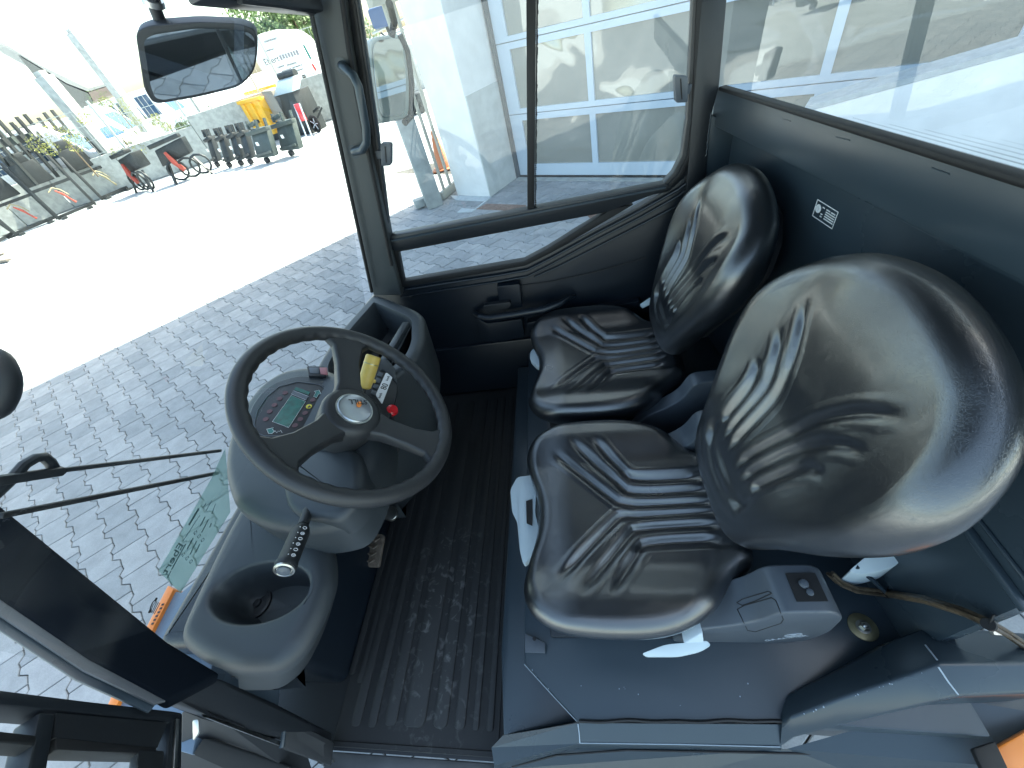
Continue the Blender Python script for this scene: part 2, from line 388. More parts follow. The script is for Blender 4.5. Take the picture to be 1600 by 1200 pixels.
sme = bpy.data.meshes.new('paving_stone'); sme.from_pydata([tuple(v) for v in sv], [], sf); sme.materials.append(M['stone']); sme.update()
rs = random.Random(3)
for i, c in enumerate(pave[:300]):
    o = bpy.data.objects.new('paving_stone', sme); scene.collection.objects.link(o); o.parent = pavement
    o.location = (c.x, c.y, GZ + rs.uniform(-0.0012, 0.0012)); o.rotation_euler = (rs.uniform(-.004, .004), rs.uniform(-.004, .004), rs.uniform(-.004, .004))
vs = []; fs = []
for c in pave[300:]:
    o = len(vs); dz = GZ + rs.uniform(-0.0012, 0.0012)
    vs += [(c.x + v.x, c.y + v.y, dz + v.z) for v in sv]; fs += [tuple(i + o for i in f) for f in sf]
me = bpy.data.meshes.new('paving_stones'); me.from_pydata(vs, [], fs); me.materials.append(M['stones']); me.update()
o = bpy.data.objects.new('paving_stones', me); scene.collection.objects.link(o); o.parent = pavement; tag(o, kind='stuff')

# ================================================================== THE VEHICLE
T = empty('tow_tractor', (0, 0, 0))
tag(T, 'open cab of a tow tractor with two black vinyl seats and a three-spoke steering wheel', 'tow tractor')
YD = 1.273     # inner face of the far door
def YP(u, v, y=YD): return P(u, v, y=y)

# floor pan, sill and ribbed mat
b = MB(); b.box(-1.3, -0.2, -0.005, 1.30, -0.05, -0.006); b.build('floor_pan', M['plastic_dark'], T)
b = MB(); b.box(-0.80, -0.315, -0.045, -0.008, -0.06, -0.004); b.build('door_sill', M['steel_light'], T, bevel=0.004)
b = MB(); b.box(-0.80, -0.315, -0.052, -0.046, -0.10, 0.002); b.build('sill_trim', M['metal'], T, bevel=0.001)
mt = MB(); mt.box(-0.79, -0.29, 0.012, 1.268, -0.005, 0.0015)
mt.box(-0.79, -0.32, 0.002, 0.014, -0.005, 0.004)
mato = mt.build('floor_mat', M['mat'], T, bevel=0.001, seg=1)
def px2x(X): return -0.79 + (X * 0.225 + 480 - 517) * 0.00183
plate = [(170, 228, .16), (250, 310, .14), (290, 372, .045), (387, 458, .045), (502, 600, .05), (636, 800, .05), (846, 955, .05), (992, 1075, .05), (1112, 1166, .05), (1206, 1262, .05)]
for a, c, y0 in plate:
    x0, x1 = px2x(a), px2x(c)
    if a < 300: x0 -= 0.012; x1 -= 0.012
    outl = smooth_poly([Vector((x0 + .002, y0, 0)), Vector((x1 - .002, y0, 0)), Vector((x1 - .002, 1.22, 0)), Vector((x0 + .002, 1.22, 0))], 0.02)
    r = MB(); pillow(r, outl, 0.0015, 0.0055, 0.002, 2); r.build('mat_rib', M['mat'], mato)
for x0 in (-0.327, -0.307):
    r = MB(); r.bar((x0, .02, .003), (x0, 1.24, .003), .006, .004); r.build('mat_rib', M['mat'], mato)

# seat platform: main top z=.22, low side step
b = MB()
top = [P(819, 985, z=.22), P(819, 1037, z=.22), P(902, 1127, z=.22), P(1222, 1128, z=.22), Vector((0.62, 0.07, .22)), Vector((0.62, 1.26, .22)), Vector((-0.232, 1.26, .22))]
b.prism(top, (0, 0, -0.24))
plat = b.build('seat_platform', M['steel'], T, bevel=0.005)
b = MB()
lo = [Vector((-0.285, 0.02, .14)), P(768, 1166, z=.14), P(903, 1128, z=.14), Vector((-0.05, 0.3, .14)), Vector((-0.05, 1.262, .14)), Vector((-0.305, 1.262, .14))]
lo = [P(786, 1150, z=.14), P(902, 1128, z=.14), Vector((-0.05, 0.25, .14)), Vector((-0.05, 1.262, .14)), Vector((-0.295, 1.262, .14)), Vector((-0.297, 0.2, .14))]
b.prism(lo, (0, 0, -0.16)); b.build('platform_step', M['steel'], T, bevel=0.006)
# sill strip in front of the platform
b = MB()
b.add([P(902, 1130, z=.212), P(1222, 1132, z=.212), P(1221, 1167, z=.19), P(903, 1162, z=.19)], [(0, 1, 2, 3)])
b.add([P(903, 1162, z=.19), P(1221, 1167, z=.19), P(1221, 1175, z=.05), P(903, 1172, z=.05)], [(0, 1, 2, 3)])
b.add([P(786, 1149, z=.135), P(902, 1130, z=.208), P(903, 1162, z=.19), P(772, 1196, z=.10), P(768, 1168, z=.10)], [(0, 1, 2, 3, 4)])
b.add([P(903, 1162, z=.19), P(772, 1196, z=.10), P(772, 1205, z=.0), P(903, 1172, z=.05)], [(0, 1, 2, 3)])
b.build('platform_flange', M['steel'], T, smooth=False)
b = MB(); pts = []
for i in range(41):
    t = i / 40; u = 905 + 317 * t; pts.append(P(u, 1127 + 2.0 * math.sin(t * 19) * math.sin(t * 7), z=.222))
b.tube(pts, 0.0028, 8); b.build('seal_strip', M['rubber'], T)

# wheel arch hump
def strip(mb, A, B): mb.add(A + B, [(i, i + 1, len(A) + i + 1, len(A) + i) for i in range(len(A) - 1)])
A1 = [P(1218, 1118, z=.215), P(1232, 1085, z=.225), P(1300, 1052, z=.25), P(1395, 1000, z=.285), P(1437, 984, z=.30), P(1540, 984, z=.30), P(1640, 992, z=.30)]
A2 = [P(1222, 1130, z=.225), P(1233, 1122, z=.255), P(1310, 1092, z=.29), P(1420, 1055, z=.335), P(1468, 1037, z=.35), P(1560, 1036, z=.35), P(1650, 1034, z=.35)]
A3 = [P(1219, 1167, z=.19), P(1240, 1152, z=.20), P(1310, 1133, z=.25), P(1440, 1103, z=.30), P(1498, 1090, z=.325), P(1560, 1087, z=.325), P(1650, 1082, z=.325)]
A4 = [p + Vector((0, -0.001, -0.3)) for p in A3]
A0 = [p + Vector((0, 0.01, -0.3)) for p in A1]
b = MB(); rows = [A0, A1, A2, A3, A4]; n7 = 7
b.add([p for r in rows for p in r], [(r * n7 + i, r * n7 + i + 1, (r + 1) * n7 + i + 1, (r + 1) * n7 + i) for r in range(4) for i in range(n7 - 1)])
arch = b.build('wheel_arch_cover', M['steel'], T, bevel=0.006, seg=3)
b = MB(); b.lathe([(0, .003), (.006, .003), (.010, .0)], frame(P(1558, 992, z=.306), (1, 0, 0), (0, 1, .1)), 16); b.build('fastener', M['metal'], arch)
for l in ([(1466, 1042), (1482, 1066), (1500, 1089)], [(1446, 1008), (1468, 1036)]):
    pts = [p for p in on_surface(arch, l, .0006) ]; pts = pts[:len(pts) * 2 // 3] if len(l) == 3 else pts[:len(pts) // 2]
    b = MB(); b.tube(pts, .0014, 6); b.build('worn_edge', M['worn'], arch)
b = MB(); b.tube([P(903, 1131, z=.2125), P(905, 1146, z=.203), P(906, 1161, z=.1915)], .0012, 6); b.tube([P(906, 1161, z=.1915), P(1060, 1163, z=.1915), P(1219, 1167, z=.1915)], .0009, 6); b.tube([P(819, 1038, z=.2215), P(860, 1083, z=.2215), P(901, 1127, z=.2215)], .0007, 6); b.build('worn_edge', M['worn'], plat)
rq = random.Random(11)
for k in range(26):
    u, v = rq.choice(((rq.uniform(830, 1200), rq.uniform(1040, 1120)), (rq.uniform(905, 1215), rq.uniform(1135, 1160)), (rq.uniform(1240, 1460), 1120 - (rq.uniform(0, 1)) * 0)))
    if v == 1120: v = 1122 - (u - 1240) * .35 + rq.uniform(-2, 2); pz = on_surface(arch, [(u, v)], .0004, 1)
    else: pz = on_surface(plat, [(u, v)], .0004, 1)
    if pz: q = MB(); r_ = rq.uniform(.0006, .0016); q.lathe([(r_, 0), (r_ * .6, .0004), (0, .0005)], Matrix.Translation(pz[0]), 6); q.build('paint_chip', M['worn'], plat)
# outer fender: dark panel, orange corner
b = MB()
b.add([P(772, 1203, z=.0), P(903, 1168, z=.10), P(1230, 1170, z=.10), P(1500, 1094, z=.21), P(1660, 1080, z=.21), P(1660, 1120, z=.21), P(1590, 1200, z=.18), P(1560, 1290, z=.0), P(772, 1290, z=-.1)], [(0, 1, 2, 8), (2, 7, 8), (2, 3, 6, 7), (3, 4, 5, 6)])
fen = b.build('fender_panel', M['steel'], T, smooth=False)
b = MB(); b.prism([P(1556, 1168, z=.225), P(1660, 1110, z=.225), P(1750, 1300, z=.225), P(1600, 1300, z=.225)], (0, 0, -.02)); b.build('orange_corner_panel', M['orange'], T, bevel=.004)
b = MB(); b.tube(on_surface(fen, [(800, 1198), (870, 1180), (980, 1172), (1180, 1176), (1390, 1180), (1480, 1178)], .001, 5)[:-5], 0.002, 8); b.build('fender_seam', M['rubber'], T)
b = MB(); b.prism([P(1520, 1170, z=.24), P(1556, 1158, z=.24), P(1590, 1230, z=.24), P(1548, 1230, z=.24)], (0, 0, -.012)); b.build('rubber_pad', M['rubber'], T, bevel=.003)

# rear wall, band and rear window
WD = Vector((-.09, .996, 0)).normalized(); WN = Vector((.996, .09, 0)).normalized(); W0 = Vector((.47, 1.27, 0))
wall_pl = (W0, WN); band_pl = (W0 - WN * .05, WN)
def wp(s, z, o=0): return W0 + WD * s + WN * o + Vector((0, 0, z))     # s runs away from the camera
b = MB(); b.prism([wp(-1.08, .0), wp(0.02, .0), wp(0.02, .955), wp(-1.08, .955)], WN * .03)
b.prism([wp(-1.5, .940, -.034), wp(0.03, .925, -.034), wp(0.03, .955, -.034), wp(-1.5, .985, -.034)], WN * .0335); b.build('rear_wall', M['steel'], T)
b = MB(); b.prism([wp(-1.5, .962, -.05), wp(0.03, .925, -.05), wp(0.03, 1.012, -.05), wp(-1.5, 1.055, -.05)], WN * .016); band = b.build('rear_beam', M['steel'], T, bevel=.004)
for u, v, u2, v2 in ((1223, 186, 1235, 189), (1306, 214, 1328, 219), (1456, 262, 1484, 272)):
    m_ = MB(); m_.bar(P(u, v, pl=band_pl), P(u2, v2, pl=band_pl), .0016, .002, up=WN); m_.build('weld_mark', M['steel'], band)
b = MB(); b.prism([wp(-1.5, 1.05, -.055), wp(0.0, 1.008, -.055), wp(0.0, 1.018, -.055), wp(-1.5, 1.061, -.055)], WN * .02); b.build('window_seal', M['rubber'], T, bevel=.004)
b = MB(); b.add([wp(-1.5, 1.05, -.044), wp(0, 1.008, -.044), wp(0, 1.62, -.044), wp(-1.5, 1.62, -.044)], [(0, 1, 2, 3)]); rw = b.build('rear_window', M['glass_rear'], T, smooth=False)
# dotted print along the lower edge of the rear glass
b = MB(); gpl_ = (W0 - WN * .0455, WN)
for i in range(120):
    t = i / 120; u = 1312 + 320 * t; base = P(u, 135 + .2836 * (u - 1124) - 5, pl=gpl_)
    for r in range(6):
        q = .00085 * (1 - r * .12)
        if r > 6 * t + .6: continue
        c = base + Vector((0, 0, r * .0042)) + WD * ((r % 2) * .0021); b.add([c + WD * q, c + Vector((0, 0, q)), c - WD * q, c - Vector((0, 0, q))], [(0, 1, 2, 3)])
tag(b.build('dot_print', M['ink'], rw, smooth=False), kind='stuff')
b = MB()
for s, w in ((0.03, .07),): b.prism([wp(s - .06, 1.0, -.06), wp(s + .02, 1.0, -.06), wp(s + .02, 1.55, -.06), wp(s - .06, 1.55, -.06)], WN * .08)
# B pillar column
pB = [YP(1090, 60), YP(1124, 60), YP(1104, 300), YP(1060, 300)]
b = MB(); b.prism([YP(1096, 0, 1.262), YP(1137, -10, 1.262), YP(1124, 135, 1.262), YP(1112, 180, 1.262), YP(1090, 420, 1.262), YP(1062, 420, 1.262)], (0, .05, 0)); b.build('rear_pillar', M['steel_dark'], T, bevel=.004)
b = MB(); b.prism([YP(1108, 178, 1.268), YP(1150, 196, 1.268), YP(1130, 520, 1.268), YP(1070, 520, 1.268)], (0, .03, 0)); b.build('corner_panel', M['steel'], T, bevel=.003)
b = MB(); b.tube([YP(1111, 176, 1.264) + Vector((0, 0, -.005 * i)) + Vector((random.uniform(-.0015, .0015), 0, 0)) for i in range(22)], .003, 6); b.build('weld_bead', M['steel'], T)
# data plate
pc = P(1290, 334, pl=wall_pl) - WN * .0012
X_ = -WD; Z_ = Vector((0, 0, 1)); Mp = frame(pc, X_, Z_)
L_ = (P(1309, 340, pl=wall_pl) - P(1272, 326, pl=wall_pl)).length
b = MB(); w, h = .034, .0175
for a in ((-w, w, h - .0015, h), (-w, w, -h, -h + .0015), (-w, -w + .0015, -h, h), (w - .0015, w, -h, h)): b.box(a[0], a[1], a[2], a[3], 0, .0008, Mp)
ringM = Mp @ Matrix.Translation((-.023, .002, 0)); b.lathe([(.0035, 0), (.0035, .0008), (.0085, .0008), (.0085, 0)], ringM, 20)
b.box(-.001, .001, -.007, .007, 0, .0008, ringM)
pr_ = b.build('data_sticker', M['white'], T, smooth=False)
for i, (x0, z0, ln) in enumerate(((-.012, .009, .007), (-.012, -.004, .006), (-.012, -.009, .006), (.001, .009, .012), (.016, .009, .013), (.001, .0045, .029), (.001, 0, .029), (.001, -.0045, .029), (.001, -.009, .029))):
    q = MB(); x = x0
    while x < x0 + ln:
        wq = random.uniform(.0015, .0035); q.box(x, min(x + wq, x0 + ln), z0 - .0011, z0 + .0011, 0, .0006, Mp); x += wq + .0007
    q.build('print_line', M['white'], pr_, smooth=False)

# floor/step behind the seats
b = MB(); b.prism([P(1490, 775, z=.30) * 1, Vector((.60, .16, .30)), Vector((.63, .16, .30)), Vector((.60, 1.2, .30))], (0, 0, -.08))
b = MB(); b.bar(P(1478, 772, pl=wall_pl) - WN * .006, P(1612, 955, pl=wall_pl) - WN * .006, .012, .012); b.bar(P(1500, 770, pl=wall_pl) - WN * .003, P(1640, 948, pl=wall_pl) - WN * .003, .006, .006); b.build('wall_flange', M['steel'], T, bevel=.003)
# bolt with washer
Mb = frame(P(1348, 980, z=.2205), (1, 0, 0), (0, 1, 0))
b = MB(); b.lathe([(.026, 0), (.026, .003), (.0, .003)], Mb, 40); wsh = b.build('washer', M['zinc'], plat, bevel=.0006)
b = MB(); b.lathe([(.011, .003), (.013, .003), (.013, .0045), (.011, .005)], Mb, 24); b.lathe([(.0095, .004), (.0095, .011), (.008, .013), (0, .013)], Mb @ Matrix.Translation((0, 0, 0)), 6); b.lathe([(.005, .013), (.005, .015), (.003, .017), (0, .0175)], Mb, 16); b.build('bolt', M['metal'], plat)
# cable loom
cab = [P(1298, 898, z=.33), P(1312, 912, z=.31), P(1335, 922, z=.29), P(1385, 928, z=.265)] + [P(u, v, pl=(W0 - WN * .02, WN)) for u, v in ((1440, 937), (1500, 956), (1545, 976))] + [P(1575, 993, z=.345), P(1600, 1010, z=.335), P(1640, 1035, z=.32)]
b = MB()
for dx, dy, r in ((0, 0, .0042), (.0035, .003, .0036), (-.003, .004, .0036), (.001, -.004, .003)):
    b.tube([p + Vector((dx, dy, dx)) for p in cab], r, 8)
loom = b.build('cable_loom', M['cable'], T)
for i in (3, 6):
    q = MB(); p = cab[i]; d = (cab[i + 1] - cab[i - 1]).normalized(); q.tube([p - d * .003, p + d * .003], .0085, 12); q.bar(p, p + Vector((0, 0.008, .022)), .003, .002); q.build('cable_tie', M['rubber'], loom)
b = MB(); b.tube([P(1337, 885, z=.36), P(1362, 905, z=.31), P(1384, 925, z=.275)], .0045, 8); b.build('thin_cable', M['steel'], T)

# ------------------------------------------------------------------ seats
def catmull_closed(pts, n):
    out = []; m = len(pts)
    for i in range(m):
        p0, p1, p2, p3 = (Vector(pts[(i + k) % m]) for k in (-1, 0, 1, 2))
        for k in range(n):
            t = k / n
            out.append(0.5 * ((2 * p1) + (p2 - p0) * t + (2 * p0 - 5 * p1 + 4 * p2 - p3) * t * t + (3 * p1 - p0 - 3 * p2 + p3) * t ** 3))
    return out
def seg_d(px, py, L):
    best = 9; bt = 0; tot = 0; acc = 0
    for i in range(len(L) - 1):
        ax, ay = L[i]; bx, by = L[i + 1]; dx, dy = bx - ax, by - ay; l2 = dx * dx + dy * dy
        t = max(0, min(1, ((px - ax) * dx + (py - ay) * dy) / l2)); ex, ey = ax + t * dx - px, ay + t * dy - py; d = math.sqrt(ex * ex + ey * ey); ln = math.sqrt(l2)
        if d < best: best = d; bt = acc + t * ln
        acc += ln
    return best, bt / acc, acc
def refine(L, n=2):
    L = [Vector(p) for p in L]
    for _ in range(n):
        o = [L[0]]
        for i in range(len(L) - 1): o += [L[i] * .75 + L[i + 1] * .25, L[i] * .25 + L[i + 1] * .75]
        o.append(L[-1]); L = o
    return [(p.x, p.y) for p in L]
def seat_shape(ctrl, center, grooves, top_fn, edge_r, thick, name, tuck, na=400, nr=110):
    """closed padded body in local xy (z up). ctrl outline; returns MB"""
    ol = catmull_closed([Vector((x, y, 0)) for x, y in ctrl], 24)
    # resample by angle
    cx, cy = center; pol = sorted(((math.atan2(p.y - cy, p.x - cx), math.hypot(p.x - cx, p.y - cy)) for p in ol))
    def rad(a):
        import bisect
        i = bisect.bisect(pol, (a,)); a1, r1 = pol[i % len(pol)]; a0, r0 = pol[i - 1]
        if a1 <= a0: a1 += 2 * math.pi
        aa = a if a >= a0 else a + 2 * math.pi
        return r0 + (r1 - r0) * (aa - a0) / max(1e-9, a1 - a0)
    G = [(refine(l), d, w) for l, d, w in grooves]
    def h(x, y, f):
        z = top_fn(x, y, f)
        for l, d, w in G:
            dist, t, _ = seg_d(x, y, l)
            if dist < w * 3.2:
                fade = min(ss(0, .16, t), ss(0, .13, 1 - t))
                z += -d * fade * math.exp(-(dist / w) ** 2) + d * .2 * fade * math.exp(-((dist - w * 2.1) / w) ** 2)
        return z
    mb = MB(); rings = []
    A = [-math.pi + 2 * math.pi * k / na for k in range(na)]; RR = [rad(a) for a in A]
    for i in range(1, nr + 1):
        f = i / nr; ring = []
        for a, r in zip(A, RR):
            rr = (r - edge_r) * f; x = cx + rr * math.cos(a); y = cy + rr * math.sin(a); ring.append(Vector((x, y, h(x, y, f))))
        rings.append(ring)
    zedge = [v.z for v in rings[-1]]
    for k in range(1, 9):
        b_ = math.pi / 2 * k / 8
        rings.append([Vector((cx + (r - edge_r + edge_r * math.sin(b_)) * math.cos(a), cy + (r - edge_r + edge_r * math.sin(b_)) * math.sin(a), ze - edge_r * (1 - math.cos(b_)))) for a, r, ze in zip(A, RR, zedge)])
    for k in range(1, 7):
        t = k / 6; rings.append([Vector((cx + (r - tuck * t * t) * math.cos(a), cy + (r - tuck * t * t) * math.sin(a), (ze - edge_r) * (1 - t) + (-thick) * t)) for a, r, ze in zip(A, RR, zedge)])
    mb.add([Vector((cx, cy, h(cx, cy, 0)))], [])
    mb2 = MB(); n = na
    vs = [Vector((cx, cy, h(cx, cy, 0)))] + [v for r in rings for v in r]
    fs = [(0, 1 + k, 1 + (k + 1) % n) for k in range(n)]
    for i in range(len(rings) - 1):
        for k in range(n): fs.append((1 + i * n + k, 1 + (i + 1) * n + k, 1 + (i + 1) * n + (k + 1) % n, 1 + i * n + (k + 1) % n))
    fs.append(tuple(1 + (len(rings) - 1) * n + k for k in range(n))[::-1])
    mb2.add(vs, fs); return mb2

def ss(a, b, x):
    t = max(0, min(1, (x - a) / (b - a))); return t * t * (3 - 2 * t)
cush_ctrl = [(-.195, .05), (-.215, .12), (-.222, .175), (-.195, .225), (-.13, .255), (-.03, .262), (.06, .25), (.13, .215), (.18, .165), (.235, .125), (.25, .06), (.25, -.06), (.235, -.125), (.18, -.165), (.13, -.215), (.06, -.25), (-.03, -.262), (-.13, -.255), (-.195, -.225), (-.222, -.175), (-.215, -.12), (-.195, -.05), (-.19, 0)]
cush_ctrl = [(x - (.02 if x < -.1 else 0), y) for x, y in cush_ctrl]
gd, gw = .0085, .0082
cg = []
for s_ in (1, -1):
    cg += [([(-.172, s_ * .168), (-.032, s_ * .030), (-.006, s_ * .012), (.212, s_ * .011)], gd, gw),
           ([(-.125, s_ * .197), (-.004, s_ * .062), (.018, s_ * .043), (.205, s_ * .042)], gd, gw),
           ([(-.062, s_ * .195), (.012, s_ * .096), (.032, s_ * .078), (.19, s_ * .076)], gd, gw)]
def cush_top(x, y, f):
    bol = .022 * ss(.12, .21, abs(y)) * (1 - ss(.1, .2, x)); frontc = -.012 * ss(-.12, -.21, x)
    dish = -.010 * (1 - ss(0, .2, math.hypot(x - .03, y)))
    rear = .012 * ss(.17, .25, x)
    pad = -.008 * (ss(.105, .085, abs(y)) * ss(-.02, .03, x) * ss(.235, .215, x))
    return bol + frontc + dish + pad + rear
cush = seat_shape(cush_ctrl, (0.02, 0), cg, cush_top, .034, .085, 'cushion', .03)
_h = [(.085, .0), (.13, .038), (.165, .125), (.204, .21), (.232, .30), (.230, .385), (.186, .465), (.105, .522)]
back_ctrl = [(0.0, -.008)] + _h + [(0, .543)] + [(-x, y) for x, y in _h[::-1]]
bg_ = []
for s_ in (1, -1):
    bg_ += [([(s_ * .122, .43), (s_ * .072, .37), (s_ * .040, .30), (s_ * .024, .2), (s_ * .018, .125)], .0085, .0075),
            ([(s_ * .128, .365), (s_ * .085, .315), (s_ * .062, .26), (s_ * .052, .18), (s_ * .045, .13)], .0075, .0075),
            ([(s_ * .118, .295), (s_ * .095, .26), (s_ * .082, .21), (s_ * .074, .145)], .007, .0075)]
bg_ += [([(.10, .15), (.075, .09), (.0, .068), (-.075, .09), (-.10, .15)], .004, .010)]
def back_top(x, y, f):
    side = .026 * ss(.12, .22, abs(x)) * ss(.02, .1, y) * (1 - ss(.36, .5, y) * .5)
    lumbar = .014 * math.exp(-((y - .16) / .09) ** 2)
    topc = .012 * math.exp(-((y - .44) / .08) ** 2) * (1 - ss(.05, .16, abs(x)))
    pad = -.008 * ss(.105, .08, abs(x)) * ss(.08, .11, y) * ss(.34, .26, y)
    return side + lumbar + topc + pad
back = seat_shape(back_ctrl, (0, .27), bg_, back_top, .045, .092, 'backrest', .05, nr=110)

def build_seat(cx, cy, label, by=None, bs=(1.05, 1.0)):
    # base mechanism is the part, cushion/backrest etc. are sub-parts
    b = MB(); b.box(cx - .21, cx + .20, cy - .225, cy + .225, .2215, .235); b.box(cx - .19, cx + .20, cy - .20, cy + .20, .235, .34)
    b.box(cx - .17, cx + .22, cy - .222, cy - .20, .2215, .28); b.box(cx - .17, cx + .22, cy + .205, cy + .235, .2215, .30)
    s = b.build('seat_base', M['steel_dark'], T, bevel=.004); s['label'] = label
    Mc = frame((cx, cy, .415), (math.cos(R_(3)), 0, -math.sin(R_(3))), (0, 1, 0))
    c = MB(); c.v = [Mc @ v for v in cush.v]; c.f = cush.f; c.build('cushion', M['leather'], s, ang=80)
    th = R_(22); by = by or cy; up = Vector((math.sin(th), 0, math.cos(th))); Mb_ = frame((cx + .160, by, .448), (0, -1, 0), up)  # z normal faces -x
    nrm = Mb_.to_3x3() @ Vector((0, 0, 1))
    if nrm.x > 0: Mb_ = frame((cx + .160, by, .448), (0, 1, 0), up)
    Mb_ = Mb_ @ Matrix.Diagonal((*bs, 1, 1))
    k = MB(); k.v = [Mb_ @ v for v in back.v]; k.f = back.f; k.build('backrest', M['leather'], s, ang=80)
    # back shell
    k = MB(); k.prism([Mb_ @ Vector((x * .74, y * .8 + .06, -.088)) for x, y in back_ctrl], Mb_.to_3x3() @ Vector((0, 0, -.03))); k.build('back_shell', M['plastic_dark'], s, bevel=.01)
    return s
seat1 = build_seat(.055, .438, 'near seat, the driver side one closest to the camera', .450)
seat2 = build_seat(.055, .985, 'far seat beside the closed door', 1.005, (.96, .92))

def side_cover(y0, y1, cx, seat, detail=False, flip=1):
    prof = [(.095, .235), (.105, .30), (.15, .345), (.215, .375), (.255, .405), (.285, .465), (.375, .465), (.405, .43), (.415, .33), (.395, .25), (.33, .232)]
    prof = [((x - .09) * .88 + .09 + cx - .055 + .02, z) for x, z in prof]
    pts = smooth_poly([Vector((x, y0, z)) for x, z in prof], .02, 3)
    b = MB(); b.prism(pts, (0, y1 - y0, 0)); o = b.build('recliner_cover', M['recliner'], seat, bevel=.012, seg=3, ang=50)
    return o
rc = side_cover(.205, .285, .055, seat1)
rc2 = side_cover(.60, .665, .035, seat1)
rc3 = side_cover(.755, .80, .055, seat2)
# slot on top of the near cover with a roller
b = MB(); b.box(.310, .358, .222, .268, .4655, .4675); sl = b.build('cover_slot', M['rubber'], seat1)
b = MB(); b.lathe([(.0, .006), (.006, .005), (.008, 0), (.006, -.002)], Matrix.Translation((.332, .250, .468)), 16); b.lathe([(.0, .004), (.005, .003), (.006, 0), (.004, -.002)], Matrix.Translation((.336, .236, .468)), 16); b.build('slot_roller', M['recliner'], seat1)
# oval + rounded outlines scored in the cover flank (dark lines)
def line_loop(pts, r, name, m, parent, closed=True, dash=None):
    b = MB()
    if dash:
        n = len(pts)
        for i in range(0, n, dash[0] + dash[1]):
            q = [pts[(i + k) % n] for k in range(dash[0] + 1)]; b.tube(q, r, 6)
    else: b.tube(pts, r, 6, closed=closed)
    return b.build(name, m, parent)
# measured on the visible flank plane
for l in ([(1152, 952), (1163, 946), (1205, 934), (1212, 938), (1224, 968), (1220, 974), (1180, 987), (1168, 985)], [(1151, 942), (1160, 936), (1200, 924), (1206, 927), (1180, 939), (1160, 946)]):
    pts = on_surface(rc, l)
    if len(pts) > 8: line_loop(pts, .0008, 'cover_groove', M['rubber'], seat1)
text_mesh('lettering', 'GRAMMER', .0175, M['recliner_print'], frame((.330, .2042, .284), (.076, 0, .055), (-.055, 0, .076)), seat1)
b = MB(); e = frame((.337, .2042, .311), (.076, 0, .055), (-.055, 0, .076)); b.tube([e @ Vector((.016 * math.cos(t * .3927), .008 * math.sin(t * .3927), 0)) for t in range(16)], .0009, 6, closed=True)
b.add([e @ Vector(p) for p in ((-.009, .004, 0), (.009, .004, 0), (0, -.006, 0))], [(0, 1, 2)]); b.build('emblem', M['recliner_print'], seat1, smooth=False)

# light grey levers
def lever(pts, w, seat, name='lever', t=.008):
    b = MB(); b.prism(smooth_poly(pts, .012, 4), (0, 0, -t)); return b.build(name, M['grey_lever'], seat, bevel=.0025)
lever([P(1003, 1021, z=.30), P(1040, 1007, z=.31), P(1105, 1001, z=.32), P(1111, 1008, z=.32), P(1095, 1018, z=.31), P(1060, 1026, z=.30), P(1010, 1026, z=.295)], 0, seat1)
b = MB(); b.prism([P(1068, 1006, z=.325), P(1098, 988, z=.345), P(1100, 1004, z=.33)], (0, .02, 0)); b.build('lever_neck', M['grey_lever'], seat1, bevel=.002)
lever([P(954, 638, z=.32), P(1000, 620, z=.33), P(1012, 618, z=.335), P(1014, 634, z=.33), P(985, 639, z=.325), P(958, 643, z=.315)], 0, seat2)
# front handles (weight adjuster loop)
def front_handle(dy, seat):
    b = MB(); off = Vector((0, dy, 0))
    pts = [P(808, 745, z=.36), P(832, 742, z=.36), P(838, 770, z=.36), P(836, 800, z=.36), P(848, 850, z=.35), P(818, 884, z=.34), P(812, 860, z=.345), P(808, 815, z=.355), P(800, 800, z=.36), P(797, 765, z=.36)]
    b.prism(smooth_poly([p + off for p in pts], .01, 3), (0, 0, -.02)); o = b.build('front_handle', M['grey_lever'], seat, bevel=.004)
    b = MB(); b.prism([p + off for p in (P(822, 783, z=.3615), P(832, 780, z=.3615), P(832, 822, z=.3615), P(823, 818, z=.3615))], (0, 0, .001)); b.build('gauge_window', M['rubber'], seat)
front_handle(0, seat1)
b = MB(); pts = [P(835, 543, z=.36), P(850, 541, z=.36), P(852, 575, z=.36), P(838, 572, z=.355), P(828, 562, z=.36), P(828, 550, z=.36)]
b.prism(smooth_poly(pts, .012, 3), (0, 0, -.02)); b.build('front_handle', M['grey_lever'], seat2, bevel=.004)
# grey motor housing behind near seat
b = MB(); b.prism(smooth_poly([P(1325, 893, z=.36), P(1400, 830, z=.38), P(1438, 815, z=.38), P(1441, 832, z=.38), P(1400, 885, z=.36), P(1365, 895, z=.35), P(1340, 897, z=.35)], .012, 3), (0, 0, -.07)); hb = b.build('suspension_housing', M['grey_lever'], seat1, bevel=.008, seg=3)
b = MB(); b.prism(smooth_poly([P(1378, 868, z=.372), P(1412, 842, z=.382), P(1416, 852, z=.382), P(1400, 868, z=.376)], .006, 3), (0, 0, .002)); b.build('housing_cap', M['white'], seat1)
# seat rail plate with hole in front of near seat
b = MB(); b.prism([P(820, 990, z=.225), P(852, 1005, z=.225), P(852, 1021, z=.225), P(821, 1020, z=.225)], (0, 0, .004)); rp = b.build('rail_plate', M['recliner'], plat, bevel=.001)
b = MB(); b.lathe([(.0045, .0), (.0045, .0006), (0, .0006)], Matrix.Translation(P(835, 998, z=.2295)), 16); b.build('hole', M['rubber'], plat)
